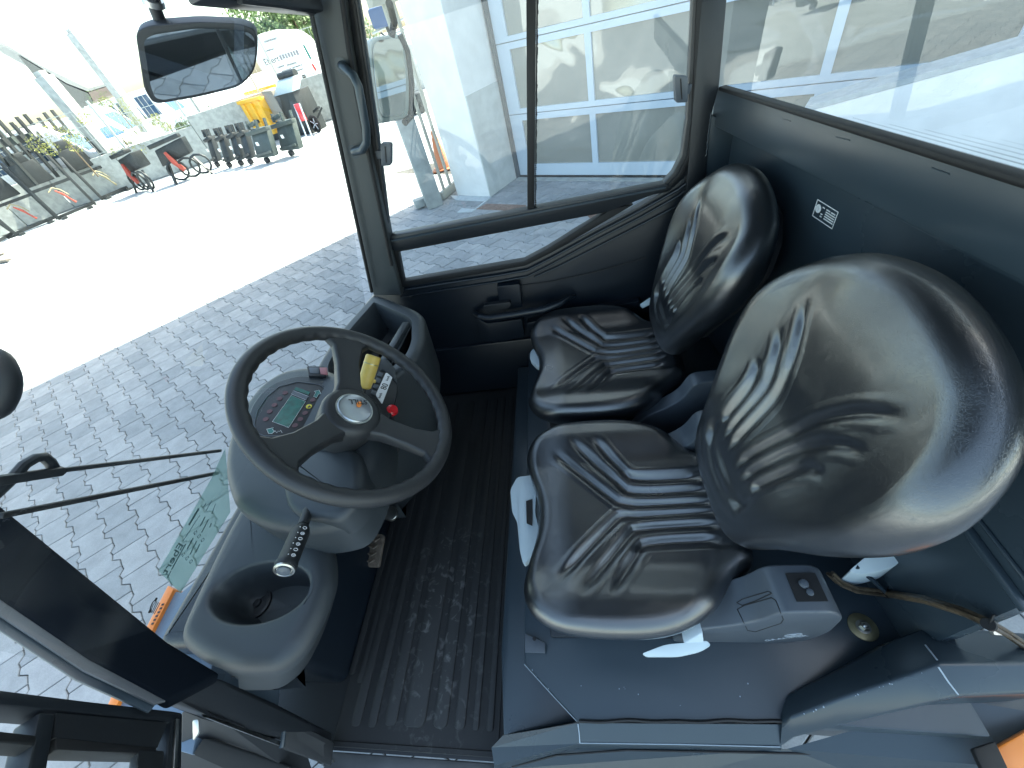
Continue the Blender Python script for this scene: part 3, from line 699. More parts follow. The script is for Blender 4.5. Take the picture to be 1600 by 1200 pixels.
# belt buckle behind far seat
b = MB(); b.bar(P(1172, 425, pl=wall_pl) - WN * .10, P(1205, 455, pl=wall_pl) - WN * .08, .03, .02); b.build('belt_buckle', M['plastic_dark'], seat2, bevel=.003)
b = MB(); b.bar(P(1188, 428, pl=wall_pl) - WN * .105, P(1196, 435, pl=wall_pl) - WN * .105, .012, .004); b.build('buckle_tongue', M['metal'], seat2)
b = MB(); b.prism([P(1000, 475, z=.42), P(1016, 464, z=.44), P(1018, 472, z=.43), P(1004, 479, z=.41)], (0, 0, -.01)); b.build('lever', M['grey_lever'], seat2, bevel=.002)

# ------------------------------------------------------------------ far door, pillars, roof
D = MB()
def ypl(pts, y=YD): return [P(u, v, y=y) for u, v in pts]
def ring_prism(outer, inner, ext, name, m, parent, bevel=.003):
    """frame between two outlines with equal vertex count"""
    n = len(outer); ext = Vector(ext)
    vs = outer + inner + [p + ext for p in outer] + [p + ext for p in inner]; fs = []
    for i in range(n):
        j = (i + 1) % n
        fs += [(i, j, n + j, n + i), (2 * n + i, 2 * n + j, 3 * n + j, 3 * n + i), (i, j, 2 * n + j, 2 * n + i), (n + i, n + j, 3 * n + j, 3 * n + i)]
    b = MB(); b.add(vs, fs); return b.build(name, m, parent, bevel=bevel)
# glazed opening outline (x,z) in the door plane, clockwise from top left
up_in = [(548, -60), (562, 22), (588, 200), (609, 371), (1035, 289), (1052, 270), (1066, 243), (1074, 187), (1083, 0), (1087, -60)]
up_out = [(528, -60), (545, 18), (574, 210), (598, 385), (1045, 300), (1072, 276), (1086, 243), (1093, 187), (1101, 0), (1104, -60)]
door = MB()
# door lining: large panel around and below the glass, modelled from outline pieces
lower = [(628, 446), (819, 414), (860, 395), (1000, 318), (1058, 278), (1100, 250), (1120, 620), (800, 690), (640, 690), (600, 500)]
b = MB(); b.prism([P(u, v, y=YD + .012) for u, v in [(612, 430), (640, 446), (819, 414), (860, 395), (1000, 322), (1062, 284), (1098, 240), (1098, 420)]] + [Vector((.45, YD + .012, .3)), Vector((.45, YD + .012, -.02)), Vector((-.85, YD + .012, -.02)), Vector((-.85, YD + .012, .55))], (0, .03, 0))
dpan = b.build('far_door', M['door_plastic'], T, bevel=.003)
# window frame ring (upper) and bars
ring_prism(ypl(up_out, YD - .004), ypl(up_in, YD - .004), (0, .03, 0), 'window_frame', M['steel_dark'], dpan)
ring_prism(ypl([(536, -60), (551, 18), (579, 208), (602, 383), (1043, 298), (1068, 274), (1082, 242), (1090, 187), (1098, 0), (1101, -60)], YD - .010), ypl([(542, -60), (557, 20), (584, 205), (605, 378), (1039, 294), (1060, 272), (1074, 243), (1081, 187), (1089, 0), (1092, -60)], YD - .010), (0, .006, 0), 'frame_trim', M['rubber'], dpan, bevel=.001)
# cross bar
b = MB(); b.prism(ypl([(610, 369), (1040, 287), (1052, 293), (950, 331), (619, 393), (606, 388)], YD - .012), (0, .035, 0)); b.build('cross_bar', M['steel_dark'], dpan, bevel=.003)
b = MB(); b.bar(P(612, 376, y=YD - .016), P(1040, 293, y=YD - .016), .006, .004, up=(0, 1, 0)); b.build('bar_groove', M['steel'], dpan)
# lower glazing frame
lo_in = [(622, 394), (948, 332), (905, 358), (855, 389), (819, 408), (760, 418), (700, 428), (631, 440)]
lo_out = [(614, 386), (990, 320), (912, 366), (860, 396), (822, 415), (762, 426), (702, 436), (624, 450)]
ring_prism(ypl(lo_out, YD - .003), ypl(lo_in, YD - .003), (0, .03, 0), 'lower_window_frame', M['rubber'], dpan, bevel=.002)
# moulded ridges following the lower edge
for dv, r, yy in ((12, .0045, .002), (22, .004, .006)):
    pts = [(626, 452 + dv - 10), (700, 440 + dv - 10), (780, 428 + dv - 10), (824, 420 + dv - 10), (860, 402 + dv - 10), (930, 362 + dv - 8), (1000, 324 + dv - 6), (1060, 288 + dv - 4), (1088, 262 + dv), (1096, 230 + dv)]
    b = MB(); b.tube([P(u, v, y=YD + yy) for u, v in pts], r, 8); b.build('moulded_ridge', M['door_plastic'], dpan)
b = MB(); b.tube([P(u, v, y=YD + .006) for u, v in [(835, 433), (870, 418), (1000, 352), (1090, 305)]], .004, 8); b.build('moulded_ridge', M['door_plastic'], dpan)
b = MB(); b.tube([P(u, v, y=YD + .010) for u, v in [(800, 448), (860, 440), (930, 425), (1010, 402)]], .003, 8); b.build('panel_seam', M['rubber'], dpan)
# sliding window divider
b = MB(); b.prism(ypl([(822, -40), (838, -40), (835, 328), (824, 331)], YD - .006), (0, .03, 0)); b.build('divider', M['rubber'], dpan, bevel=.002)
b = MB()
for i in range(120):
    v = -40 + 366 * i / 120; p = P(838.5 - 3.0 * i / 120, v, y=YD + .004); b.bar(p, p + Vector((.0035 + .002 * random.random(), 0, 0)), .004, .003, up=(0, 1, 0))
tag(b.build('brush_seal', M['rubber'], dpan, smooth=False), kind='stuff')
# glass
b = MB(); b.add(ypl([(548, -60), (562, 22), (588, 200), (609, 371), (1035, 289), (1066, 243), (1074, 187), (1087, -60)], YD + .008), [tuple(range(8))]); b.build('window_glass', M['glass'], dpan, smooth=False)
b = MB(); b.add(ypl(lo_in, YD + .008), [tuple(range(8))]); b.build('window_glass', M['glass'], dpan, smooth=False)
# latches
def latch(u0, v0, u1, v1, name='window_latch'):
    b = MB(); b.prism(smooth_poly([P(u, v, y=YD - .03) for u, v in ((u0, v0), (u1, v0 + 1), (u1, v1), (u0 + 2, v1 + 1))], .006, 3), (0, .022, 0)); o = b.build(name, M['recliner'], dpan, bevel=.0025)
    b = MB(); b.bar(P((u0 + u1) / 2, (v0 + v1) / 2, y=YD - .012), P((u0 + u1) / 2 + (14 if u0 > 800 else -14), (v0 + v1) / 2, y=YD - .008), .02, .008, up=(0, 1, 0)); b.build('latch_arm', M['recliner'], o)
    b = MB(); b.bar(P((u0 + u1) / 2 - 1, v0 + 5, y=YD - .0312), P((u0 + u1) / 2 + 1, v1 - 5, y=YD - .0312), .0025, .002, up=(0, 1, 0)); b.build('latch_groove', M['rubber'], o)
latch(594, 224, 611, 259); latch(1054, 118, 1075, 160)
# screws
for u, v in ((1023, 299), (1037, 296), (642, 463), (692, 602), (795, 578), (669, 549)):
    b = MB(); b.lathe([(.005, 0), (.005, .003), (0, .0045)], frame(P(u, v, y=YD + .006), (1, 0, 0), (0, 0, 1)), 12); b.build('screw', M['plastic_dark'], dpan)
# door pull, latch lever and moulded pocket
def dpoly(pts, y0, y1, name, m=M['door_plastic'], bev=.004, r=.006):
    b = MB(); b.prism(smooth_poly([P(u, v, y=y0) for u, v in pts], r, 3), (0, y1 - y0, 0)); return b.build(name, m, dpan, bevel=bev, seg=3)
dpoly([(776, 448), (812, 444), (816, 480), (783, 486)], YD - .02, YD + .015, 'latch_housing')
dpoly([(755, 478), (797, 472), (799, 478), (790, 484), (760, 489)], YD - .04, YD - .018, 'door_lever', M['plastic_dark'])
b = MB(); pts = [P(u, v, y=YD - yy) for u, v, yy in ((742, 490, .01), (750, 495, .05), (765, 497, .055), (800, 492, .055), (850, 483, .055), (875, 474, .05), (888, 466, .03), (898, 462, .005))]
b.tube(pts, [.011, .013, .014, .014, .014, .012, .009, .006], 12); b.build('pull_handle', M['door_plastic'], dpan)
dpoly([(745, 498), (762, 506), (815, 499), (820, 526), (775, 536), (752, 530)], YD - .035, YD + .014, 'door_pocket')
dpoly([(823, 505), (1000, 470), (1000, 510), (826, 520)], YD - .02, YD + .014, 'door_pocket')
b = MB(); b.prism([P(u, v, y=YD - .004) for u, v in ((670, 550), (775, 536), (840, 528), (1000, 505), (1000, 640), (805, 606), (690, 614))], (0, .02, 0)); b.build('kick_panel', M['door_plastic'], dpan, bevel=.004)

# far windscreen pillar
b = MB(); b.prism(ypl([(470, -60), (487, 24), (535, 240), (583, 462), (628, 462), (612, 400), (590, 290), (560, 150), (545, 60), (530, -60)], YD - .03), (0, .06, 0)); ap = b.build('far_front_pillar', M['pillar_grey'], T, bevel=.006, seg=3)
b = MB(); b.tube([P(u, v, y=YD - .05) for u, v in ((486, 20), (534, 240), (581, 456))], .006, 8); b.build('pillar_seal', M['rubber'], ap)
b = MB(); b.tube([P(u, v, y=YD - .033) for u, v in ((529, -40), (545, 80), (565, 190), (590, 310), (612, 415))], .006, 8); b.build('pillar_seal', M['rubber'], ap)
hp = [(534, 103, .035), (540, 108, .07), (552, 118, .085), (560, 135, .09), (566, 165, .09), (572, 200, .09), (573, 222, .085), (566, 234, .07), (553, 237, .035)]
b = MB(); b.tube([P(u, v, y=YD - yy) for u, v, yy in hp], .0105, 14); b.build('grab_handle', M['steel'], ap)
for u, v in ((534, 103), (553, 237)):
    b = MB(); b.lathe([(.018, 0), (.018, .004), (.011, .01), (0, .01)], frame(P(u, v, y=YD - .031), (0, 0, 1), (1, 0, 0)), 16); b.build('handle_foot', M['steel'], ap)
# windscreen plane
ws0 = Vector((-.80, 0, .60)); wst = Vector((-.515, 0, 1.37)); wsd = (wst - ws0).normalized(); wsn = Vector((wsd.z, 0, -wsd.x)); WS = (ws0, wsn)
b = MB(); b.add([(-.86, .03, .45), (-.86, 1.24, .45), (-.505, 1.24, 1.40), (-.505, .03, 1.40)], [(0, 1, 2, 3)])
b = MB(); q = [ws0 + wsd * (-.25) + Vector((0, .06, 0)), ws0 + wsd * (-.25) + Vector((0, 1.24, 0)), wst + Vector((0, 1.24, 0)), wst + Vector((0, .06, 0))]
b.add(q, [(0, 1, 2, 3)]); wsg = b.build('windscreen', M['glass'], T, smooth=False)
# header
b = MB(); b.bar(P(300, -14, y=.95), P(492, 8, y=1.22), .05, .03); hd = b.build('windscreen_header', M['steel_dark'], T, bevel=.006)
b = MB(); b.tube([P(372, -4, y=1.0), P(435, 4, y=1.1), P(489, 14, y=1.2)], .010, 10); b.build('header_tube', M['steel_dark'], hd)
# roof
b = MB(); b.box(-.56, .62, -.02, 1.32, 1.50, 1.54); b.build('roof', M['steel_dark'], T, bevel=.01)
# near front pillar (from upper left to the base joint, then down to the sill)
def quad_beam(L0, L1, ext, name, m, bev=.006):
    b = MB(); b.prism(L0 + L1, ext); return b.build(name, m, T, bevel=bev, seg=3)
c1, c2 = P(245, 1078, z=.60), P(300, 1040, z=.60)
tl, bl = P(-60, 730, z=1.12), P(-60, 950, z=1.12)
pc_ = P(190, 1000, z=.72); pn_ = ((EYE - pc_).normalized() * .6 + Vector((.3, .55, .6))).normalized()
def pp_(l, o=0, n=None): return [P(u, v, pl=(pc_ + (n or pn_) * o, n or pn_)) for u, v in l]
np_ = quad_beam(pp_([(-80, 716), (0, 789), (262, 1002), (345, 1052)]), pp_([(262, 1095), (140, 1030), (0, 935), (-80, 880)]), pn_ * -.03, 'near_front_pillar', M['pillar'])
fn_ = (pn_ * .5 + Vector((0, -.8, -.1))).normalized(); fo_ = P(140, 1030, pl=(pc_, pn_))
def pf_(l, n=fn_): return [P(u, v, pl=(fo_, n)) for u, v in l]
b = MB(); b.prism(pp_([(-80, 879), (0, 934), (140, 1029), (262, 1094), (240, 1100), (130, 1048), (0, 962), (-80, 906)], -.004), pn_ * -.006); b.build('pillar_flange', M['steel_light'], np_, bevel=.002)
b = MB(); b.prism(pp_([(-80, 900), (0, 956), (130, 1042), (244, 1098), (232, 1113), (118, 1062), (0, 985), (-80, 930)], -.012), pn_ * -.006); b.build('pillar_flange', M['steel'], np_, bevel=.002)
quad_beam([P(258, 1093, z=.60), P(300, 1048, z=.58), P(350, 1062, z=.50), P(430, 1098, z=.30)], [P(520, 1145, z=.03), P(518, 1170, z=.02), P(400, 1143, z=.28), P(320, 1116, z=.5)], (-.03, -.004, -.02), 'near_lower_pillar', M['steel_dark'])
b = MB(); b.tube([P(262, 1090, z=.603), P(288, 1040, z=.605)], .0022, 6); b.build('pillar_weld', M['steel'], np_)
b = MB(); b.tube([P(402, 1143, z=.285), P(420, 1101, z=.31)], .0035, 6); b.build('pillar_weld', M['metal'], np_)
# sill trim light strips
b = MB(); b.prism([P(312, 1113, z=.50), P(440, 1160, z=.20), P(438, 1167, z=.20), P(318, 1121, z=.50)], (0, 0, -.01)); b.build('sill_edge', M['metal'], T, bevel=.001)
b = MB(); b.prism([P(484, 1180, z=.0), P(520, 1187, z=-.0), P(520, 1192, z=0), P(500, 1194, z=0)], (0, 0, -.01)); b.build('sill_edge', M['metal'], T)
# bracket plate with rounded cut-out at the pillar foot
b = MB(); b.prism([P(445, 1120, z=.22), P(520, 1158, z=.06), P(515, 1195, z=.03), P(440, 1168, z=.19), P(446, 1150, z=.2)], (0, -.004, -.01)); b.build('hinge_bracket', M['plastic_dark'], T, bevel=.003)
b = MB(); b.tube([P(428, 1121, z=.22), P(437, 1124, z=.22), P(444, 1140, z=.21), P(440, 1168, z=.2)], .006, 8); b.build('bracket_hook', M['steel'], T)

# near door, swung open
HR = Vector((-.72, .031, 0)); DD = Vector((.565, -.825, 0)); DN = Vector((.825, .565, 0)); dpl = (HR, DN)
near = None
b = MB()
def dq(pts, ext, name, m, parent, bev=.003):
    b = MB(); b.prism([P(u, v, pl=dpl) for u, v in pts], DN * ext); return b.build(name, m, parent, bevel=bev)
near = dq([(-40, 1072), (0, 1077), (130, 1094), (268, 1110), (285, 1113), (283, 1130), (268, 1128), (130, 1114), (0, 1100), (-40, 1096)], -.03, 'near_door', M['steel_dark'], T)
dq([(268, 1112), (286, 1114), (284, 1230), (258, 1230)], -.03, 'door_rail', M['steel_dark'], near)
dq([(62, 1112), (88, 1115), (70, 1230), (38, 1230)], -.03, 'door_bar', M['steel_dark'], near)
dq([(88, 1150), (246, 1166), (246, 1178), (88, 1172)], -.02, 'pane_seal', M['rubber'], near)
dq([(-40, 1136), (60, 1148), (58, 1166), (-40, 1158)], -.02, 'pane_seal', M['rubber'], near)
b = MB(); b.prism([P(u, v, pl=dpl) for u, v in ((88, 1114), (262, 1129), (246, 1168), (86, 1152))], DN * -.01); b.build('door_lining', M['plastic_dark'], near)
dq([(216, 1168), (258, 1172), (255, 1230), (210, 1230)], -.012, 'door_lining', M['plastic_dark'], near)
b = MB(); b.add([P(u, v, pl=dpl) for u, v in ((80, 1170), (225, 1180), (225, 1260), (70, 1260))], [(0, 1, 2, 3)]); b.build('window_glass', M['glass'], near, smooth=False)
b = MB(); b.add([P(u, v, pl=dpl) for u, v in ((-40, 1150), (60, 1160), (50, 1260), (-40, 1260))], [(0, 1, 2, 3)]); b.build('window_glass', M['glass'], near, smooth=False)
for pts in ([(272, 1125), (277, 1126), (272, 1230), (266, 1230)],):
    dq(pts, .004, 'door_edge', M['metal'], near, .001)
# dark hinge side between door and sill
b = MB(); b.prism([P(284, 1112, z=.50), P(330, 1112, z=.48), P(480, 1178, z=.02), P(500, 1240, z=-.1), P(280, 1240, z=.2)], (-.02, 0, -.02)); b.build('hinge_panel', M['plastic_dark'], T, bevel=.003)
b = MB(); b.prism(smooth_poly([P(303, 1126, z=.49), P(312, 1124, z=.49), P(313, 1145, z=.47), P(304, 1158, z=.46)], .004, 3), (0, 0, .004)); b.build('door_striker', M['metal'], T, bevel=.001)
b = MB(); b.prism([P(318, 1152, z=.40), P(500, 1215, z=.0), P(480, 1260, z=0), P(300, 1180, z=.40)], (0, 0, -.03)); b.build('step_cover', M['plastic_dark'], T, bevel=.008)

# ------------------------------------------------------------------ dashboard
def zpts(l, z): return [P(u, v, z=z) for u, v in l]
top = zpts([(263, 1000), (296, 930), (345, 832), (385, 765), (470, 775), (512, 850), (515, 905), (495, 960), (465, 1015), (425, 1048), (360, 1052), (300, 1032)], .60)
top = smooth_poly(top, .05, 4)
lowr = [Vector((p.x + (.02 if p.x > -.7 else 0), p.y - (.0), p.z)) for p in top]
con = MB(); WC = P(405, 924, z=.60); wr = .082
# console body with a round well: top annulus is filled between outline and well ring
n = len(top)
ang = [math.atan2(p.y - WC.y, p.x - WC.x) for p in top]
def ringz(pts, z): return [Vector((p.x, p.y, z)) for p in pts]
rim = 0.035; sh = lambda d, e: [p + Vector((-d if p.x > WC.x else 0, -e if p.y < .2 else 0, 0)) for p in top]
rings = [ringz(inset(sh(.09, .0), .035), .43), ringz(inset(sh(.085, .012), .006), .445), ringz(sh(.06, .012), .48), ringz(sh(.015, .0), .545), ringz(top, .60 - rim)]
for k in range(1, 6):
    a = math.pi / 2 * k / 5; rings.append(ringz(inset(top, rim * (1 - math.cos(a))), .60 - rim + rim * math.sin(a)))
rx_ = (P(478, 924, z=.60).x - P(332, 924, z=.60).x) / 2; ry_ = (P(405, 879, z=.60).y - P(405, 974, z=.60).y) / 2
WC = Vector(((P(478, 924, z=.60).x + P(332, 924, z=.60).x) / 2, (P(405, 879, z=.60).y + P(405, 974, z=.60).y) / 2, .60))
ang = [math.atan2((p.y - WC.y) / ry_, (p.x - WC.x) / rx_) for p in top]
well = lambda r, z: [Vector((WC.x + r / wr * rx_ * math.cos(a), WC.y + r / wr * ry_ * math.sin(a), z)) for a in ang]
rings += [well(wr + .010, .60), well(wr + .004, .598), well(wr, .592), well(wr - .006, .55), well(wr - .010, .515), well(wr - .022, .500), well(.001, .500)]
con.loft(rings, cap1=False); dash = con.build('dashboard', M['plastic'], T, ang=50)
spk = P(404, 943, z=.501)
b = MB(); b.lathe([(.030, .0), (.030, .004), (.025, .006), (.024, .002), (.009, .003), (.008, .007), (0, .008)], Matrix.Translation(spk), 32); sp_ = b.build('speaker', M['plastic_dark'], dash)
# seam at the console flank
b = MB(); b.tube([P(362, 1057, z=.50), P(430, 1052, z=.50), P(475, 1025, z=.50)], .0015, 6); b.build('panel_seam', M['rubber'], dash)
b = MB(); b.lathe([(.006, 0), (.006, .003), (0, .004)], Matrix.Translation(P(401, 1068, z=.45)), 12); b.build('screw', M['metal'], dash)
# long inner body under wheel and tray (vertical wall toward foot room)
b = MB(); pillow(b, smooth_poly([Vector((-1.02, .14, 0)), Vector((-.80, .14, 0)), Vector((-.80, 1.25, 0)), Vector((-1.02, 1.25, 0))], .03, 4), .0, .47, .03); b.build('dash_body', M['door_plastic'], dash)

# instrument pod
pod = smooth_poly(zpts([(341, 735), (347, 690), (368, 640), (402, 598), (440, 574), (482, 566), (520, 574), (560, 600), (590, 650), (585, 700), (563, 765), (535, 815), (470, 830), (400, 818), (355, 790)], .70), .05, 4)
b = MB(); pillow(b, pod, .585, .70, .035, 6); podo = b.build('instrument_pod', M['plastic'], dash, ang=50)
b = MB(); pillow(b, smooth_poly(zpts([(430, 700), (560, 690), (565, 760), (530, 812), (440, 800)], .72), .05, 4), .65, .715, .02); b.build('column_shroud', M['plastic'], dash, ang=50)
# sloping instrument panel: plane through measured points, tilted toward the driver
IP0 = P(455, 645, z=.715); INn = Vector((.35, 0, .94)).normalized(); ipl = (IP0, INn)
def ip(pts, o=0): return [P(u, v, pl=(IP0 + INn * o, INn)) for u, v in pts]
fo = smooth_poly(ip([(393, 664), (399, 640), (415, 618), (435, 602), (465, 594), (500, 599), (514, 608), (513, 620), (503, 640), (488, 662), (470, 675), (440, 684), (412, 684), (400, 678)]), .012, 3)
b = MB(); b.prism(fo, INn * -.03); b.build('panel_housing', M['plastic_dark'], podo, bevel=.002)
hood = smooth_poly(ip([(384, 664), (392, 634), (410, 610), (432, 595), (468, 585), (506, 590), (524, 605), (520, 625), (505, 650), (490, 690), (440, 700), (400, 692)], -.004), .02, 3)
b = MB(); b.prism(hood, INn * -.06); b.build('panel_surround', M['plastic'], podo, bevel=.006, seg=3)
b = MB(); b.tube(ip([(397, 664), (402, 642), (417, 620), (436, 604), (466, 596.5), (499, 601), (511, 609), (510, 620), (500, 640), (486, 660), (469, 672), (440, 681), (413, 681), (402, 676)], .001), .0009, 6, closed=True); b.build('panel_line', M['recliner'], podo)
def zc(x, y): return 395 + x * .075, 595 + y * .075
M['lcd'] = mat('green_display', (0.0, 0.10, 0.075), 0.25, noise=.25, nscale=90)
M['lamp_off'] = mat('dark_red_telltale', (0.09, 0.03, 0.04), 0.4)
M['lamp_yellow'] = mat('yellow_telltale', (0.75, 0.62, 0.05), 0.4)
M['teal'] = mat('teal_arrow_print', (0.02, 0.16, 0.14), 0.4)
b = MB(); b.prism(ip([zc(*p) for p in ((800, 305), (1100, 430), (750, 975), (410, 850))], .0008), INn * .001); lcd = b.build('display', M['lcd'], podo)
b = MB(); b.tube(ip([zc(*p) for p in ((800, 305), (1100, 430), (750, 975), (410, 850))], .0018), .0005, 4, closed=True); b.build('display_border', M['white'], podo)
b = MB(); b.prism(ip([zc(*p) for p in ((850, 205), (1165, 325), (1110, 400), (805, 275))], .0008), INn * .001); b.build('counter_window', M['recliner'], podo)
b = MB(); b.tube(ip([zc(*p) for p in ((850, 205), (1165, 325), (1110, 400), (805, 275))], .0018), .0004, 4, closed=True); b.build('display_border', M['white'], podo)
b = MB(); b.prism(ip([zc(*p) for p in ((900, 130), (1200, 240), (1160, 300), (860, 190))], .0008), INn * .001); b.build('display_strip', M['lcd'], podo)
for (x, y) in ((675, 250), (560, 370), (450, 505), (350, 640), (270, 800), (1250, 400), (1090, 670), (990, 800), (880, 930)):
    b = MB(); b.lathe([(.0062, 0), (.0062, .0008), (0, .0008)], frame(ip([zc(x, y)], .0005)[0], (0, 1, 0), Vector((-.94, 0, .35))), 20); b.build('telltale_lamp', M['lamp_off'], podo)
b = MB(); b.lathe([(.0068, 0), (.0068, .0008), (0, .0008)], frame(ip([zc(1170, 535)], .0005)[0], (0, 1, 0), Vector((-.94, 0, .35))), 20); b.build('telltale_lamp', M['lamp_yellow'], podo)
b = MB(); b.add(ip([zc(*p) for p in ((1150, 580), (1140, 545), (1180, 510), (1215, 535), (1190, 560), (1170, 550))], .0018), [(0, 1, 2, 3, 4, 5)]); b.build('lamp_symbol', M['ink'], podo, smooth=False)
for pts in (((1280, 220), (1380, 190), (1420, 275), (1370, 275), (1330, 350), (1265, 325), (1310, 245)), ((285, 1010), (435, 975), (410, 1010), (450, 1045), (400, 1100), (330, 1100), (310, 1050))):
    b = MB(); b.add(ip([zc(*p) for p in pts], .001), [tuple(range(7))]); b.build('arrow_symbol', M['teal'], podo, smooth=False)
    b = MB(); b.tube(ip([zc(*p) for p in pts], .0014), .0005, 4, closed=True); b.build('arrow_outline', M['white'], podo)
b = MB(); b.tube(ip([zc(*p) for p in ((430, 1075), (465, 1040), (500, 1085), (530, 1045), (550, 1060), (580, 1030), (610, 1080))], .0014), .0005, 4); b.build('lamp_symbol', M['white'], podo)
# rocker switches
b = MB(); b.prism(ip([(479, 572), (507, 572), (509, 587), (482, 587)], .004), INn * -.02); rk = b.build('hazard_switch', M['plastic_dark'], podo, bevel=.002)
b = MB(); b.prism(ip([(483, 574), (498, 574), (499, 583), (485, 583)], .006), INn * -.004); b.build('switch_rocker', M['recliner'], podo, bevel=.001)
b = MB(); b.prism(ip([(499, 574), (511, 574), (512, 585), (501, 584)], .006), INn * -.004); b.build('switch_rocker', mat('pink_switch', (.35, .12, .13), .4), podo, bevel=.001)
pf = P(395, 735, z=.66)
nf = (P(395, 735, z=.66), Vector((-.25, -.55, .8)).normalized())
def fp(pts, o=0): return [P(u, v, pl=(nf[0] + nf[1] * o, nf[1])) for u, v in pts]
b = MB(); b.prism(fp([(377, 716), (388, 712), (418, 746), (412, 752)], .012), nf[1] * -.02); b.build('button_recess', M['plastic_dark'], podo, bevel=.002)
b = MB(); b.prism(fp([(383, 716), (390, 716), (402, 732), (396, 736)], .014), nf[1] * -.004); b.build('rocker_button', M['recliner'], podo, bevel=.001)
b = MB(); b.prism(fp([(397, 734), (404, 733), (413, 744), (406, 747)], .014), nf[1] * -.004); b.build('rocker_button', mat('green_button', (.05, .22, .13), .4), podo, bevel=.001)

# far storage tray
tray = smooth_poly(zpts([(582, 458), (600, 462), (650, 482), (662, 492), (663, 530), (650, 560), (600, 600), (560, 640), (500, 640), (490, 575), (530, 515)], .65), .04, 4)
rngs = [ringz([p + Vector((-.20 if p.x > -.66 else -.05, 0, 0)) for p in tray], .02), ringz([p + Vector((-.02 if p.x > -.66 else 0, 0, 0)) for p in tray], .45), ringz(tray, .63)]
for k in range(1, 5):
    a = math.pi / 2 * k / 4; rngs.append(ringz(inset(tray, .02 * (1 - math.cos(a))), .63 + .02 * math.sin(a)))
b = MB(); b.loft(rngs, cap1=False)
tin = inset(tray, .045)
b = MB(); inn = inset(tray, .04)
rngs2 = rngs + [ringz(inn, .648), ringz(inset(tray, .046), .635), ringz(inset(tray, .055), .53), ringz(inset(tray, .075), .52)]
b.loft(rngs2, cap0=True, cap1=True); tr = b.build('storage_tray', M['plastic'], dash, ang=50)
b = MB(); b.bar(P(636, 506, z=.645), P(598, 570, z=.645), .025, .02); b.build('tray_divider', M['plastic'], tr, bevel=.005)
b = MB(); b.bar(P(652, 508, z=.60), P(612, 590, z=.60), .004, .05); b.build('tray_slot', M['rubber'], tr)
b = MB(); b.lathe([(.022, 0), (.02, .005), (0, .007)], Matrix.Translation(P(612, 509, z=.545)), 20); b.build('tray_knob', M['plastic_dark'], tr)
# switch panel beside the column: labels, yellow cap, red stop
SPn = Vector((.5, 0, .87)).normalized(); SP0 = P(600, 600, z=.66)
def sp(pts, o=0): return [P(u, v, pl=(SP0 + SPn * o, SPn)) for u, v in pts]
b = MB(); b.prism(smooth_poly(sp([(570, 560), (600, 560), (618, 575), (622, 610), (612, 650), (585, 680), (560, 640)]), .02, 3), SPn * -.10); swp = b.build('switch_panel', M['plastic_dark'], dash, bevel=.005)
b = MB(); b.prism(smooth_poly(sp([(596, 562), (606, 562), (617, 575), (621, 600), (614, 590), (600, 578), (594, 578)], .004), .006, 3), SPn * -.02); b.build('panel_cap', M['plastic'], swp, bevel=.003)
b = MB(); b.prism(smooth_poly(sp([(603, 582), (614, 587), (597, 631), (587, 617)], .003), .004, 3), SPn * -.002); lb = b.build('speed_label', M['white'], swp)
tx = (sp([(590, 622)])[0] - sp([(608, 584)])[0])
text_mesh('lettering', '80', .022, M['ink'], frame(sp([(601, 604)], .0035)[0], -tx, SPn.cross(-tx)), swp)
text_mesh('lettering', 'km/h', .009, M['ink'], frame(sp([(606, 591)], .0035)[0], -tx, SPn.cross(-tx)), swp)
text_mesh('lettering', 'km/h', .009, M['ink'], frame(sp([(594, 618)], .0035)[0], -tx, SPn.cross(-tx)), swp)
for k in range(4):
    b = MB(); u, v = 596 - 3.4 * k, 583 + 9.5 * k; b.prism(sp([(u - 4, v - 3), (u + 3, v), (u, v + 6), (u - 7, v + 3)], .003), SPn * -.003); b.build('switch_key', M['recliner'], swp, bevel=.001)
b = MB(); b.lathe([(.004, 0), (.004, .006), (.002, .007), (0, .007)], frame(sp([(585, 597)], .003)[0], (0, 1, 0), SPn.cross(Vector((0, 1, 0)))), 12); b.build('amber_lamp', M['yellow'], swp)
ya = P(584, 556, z=.75); yb = P(568, 606, z=.70)
b = MB(); d_ = (ya - yb).normalized(); b.tube([yb, yb + d_ * .004, ya - d_ * .004, ya], [.014, .0175, .0185, .0165], 20); yl = b.build('direction_lever', M['yellow'], dash)
b = MB(); b.tube([ya - d_ * .022, ya - d_ * .020], .0188, 20); b.build('lever_ring', M['zinc'], yl)
b = MB(); b.tube([yb - d_ * .06, yb], .008, 10); b.build('lever_stem', M['plastic_dark'], yl)
ra = P(604, 647, z=.62); rb = P(615, 645, z=.625)
b = MB(); d_ = Vector((.8, -.1, .5)).normalized(); b.tube([ra - d_ * .01, ra + d_ * .018], .014, 18); b.build('stop_collar', M['grey_lever'], dash)
b = MB(); b.tube([ra + d_ * .018, ra + d_ * .022, ra + d_ * .032, ra + d_ * .037], [.012, .0150, .0150, .011], 20); b.build('stop_button', M['red'], dash)

# steering column and wheel
HC = Vector((-.471, .508, .782)); HN = Vector((.731, .096, .676)).normalized()
ux = Vector((0, 1, 0)); ux = (ux - HN * ux.dot(HN)).normalized(); uy = HN.cross(ux)     # uy: points forward/up
WM = frame(HC, ux, uy)
Rw = .204; rw = .0165
b = MB(); pts = [WM @ Vector((Rw * math.cos(t), Rw * math.sin(t), 0)) for t in (2 * math.pi * k / 120 for k in range(120))]
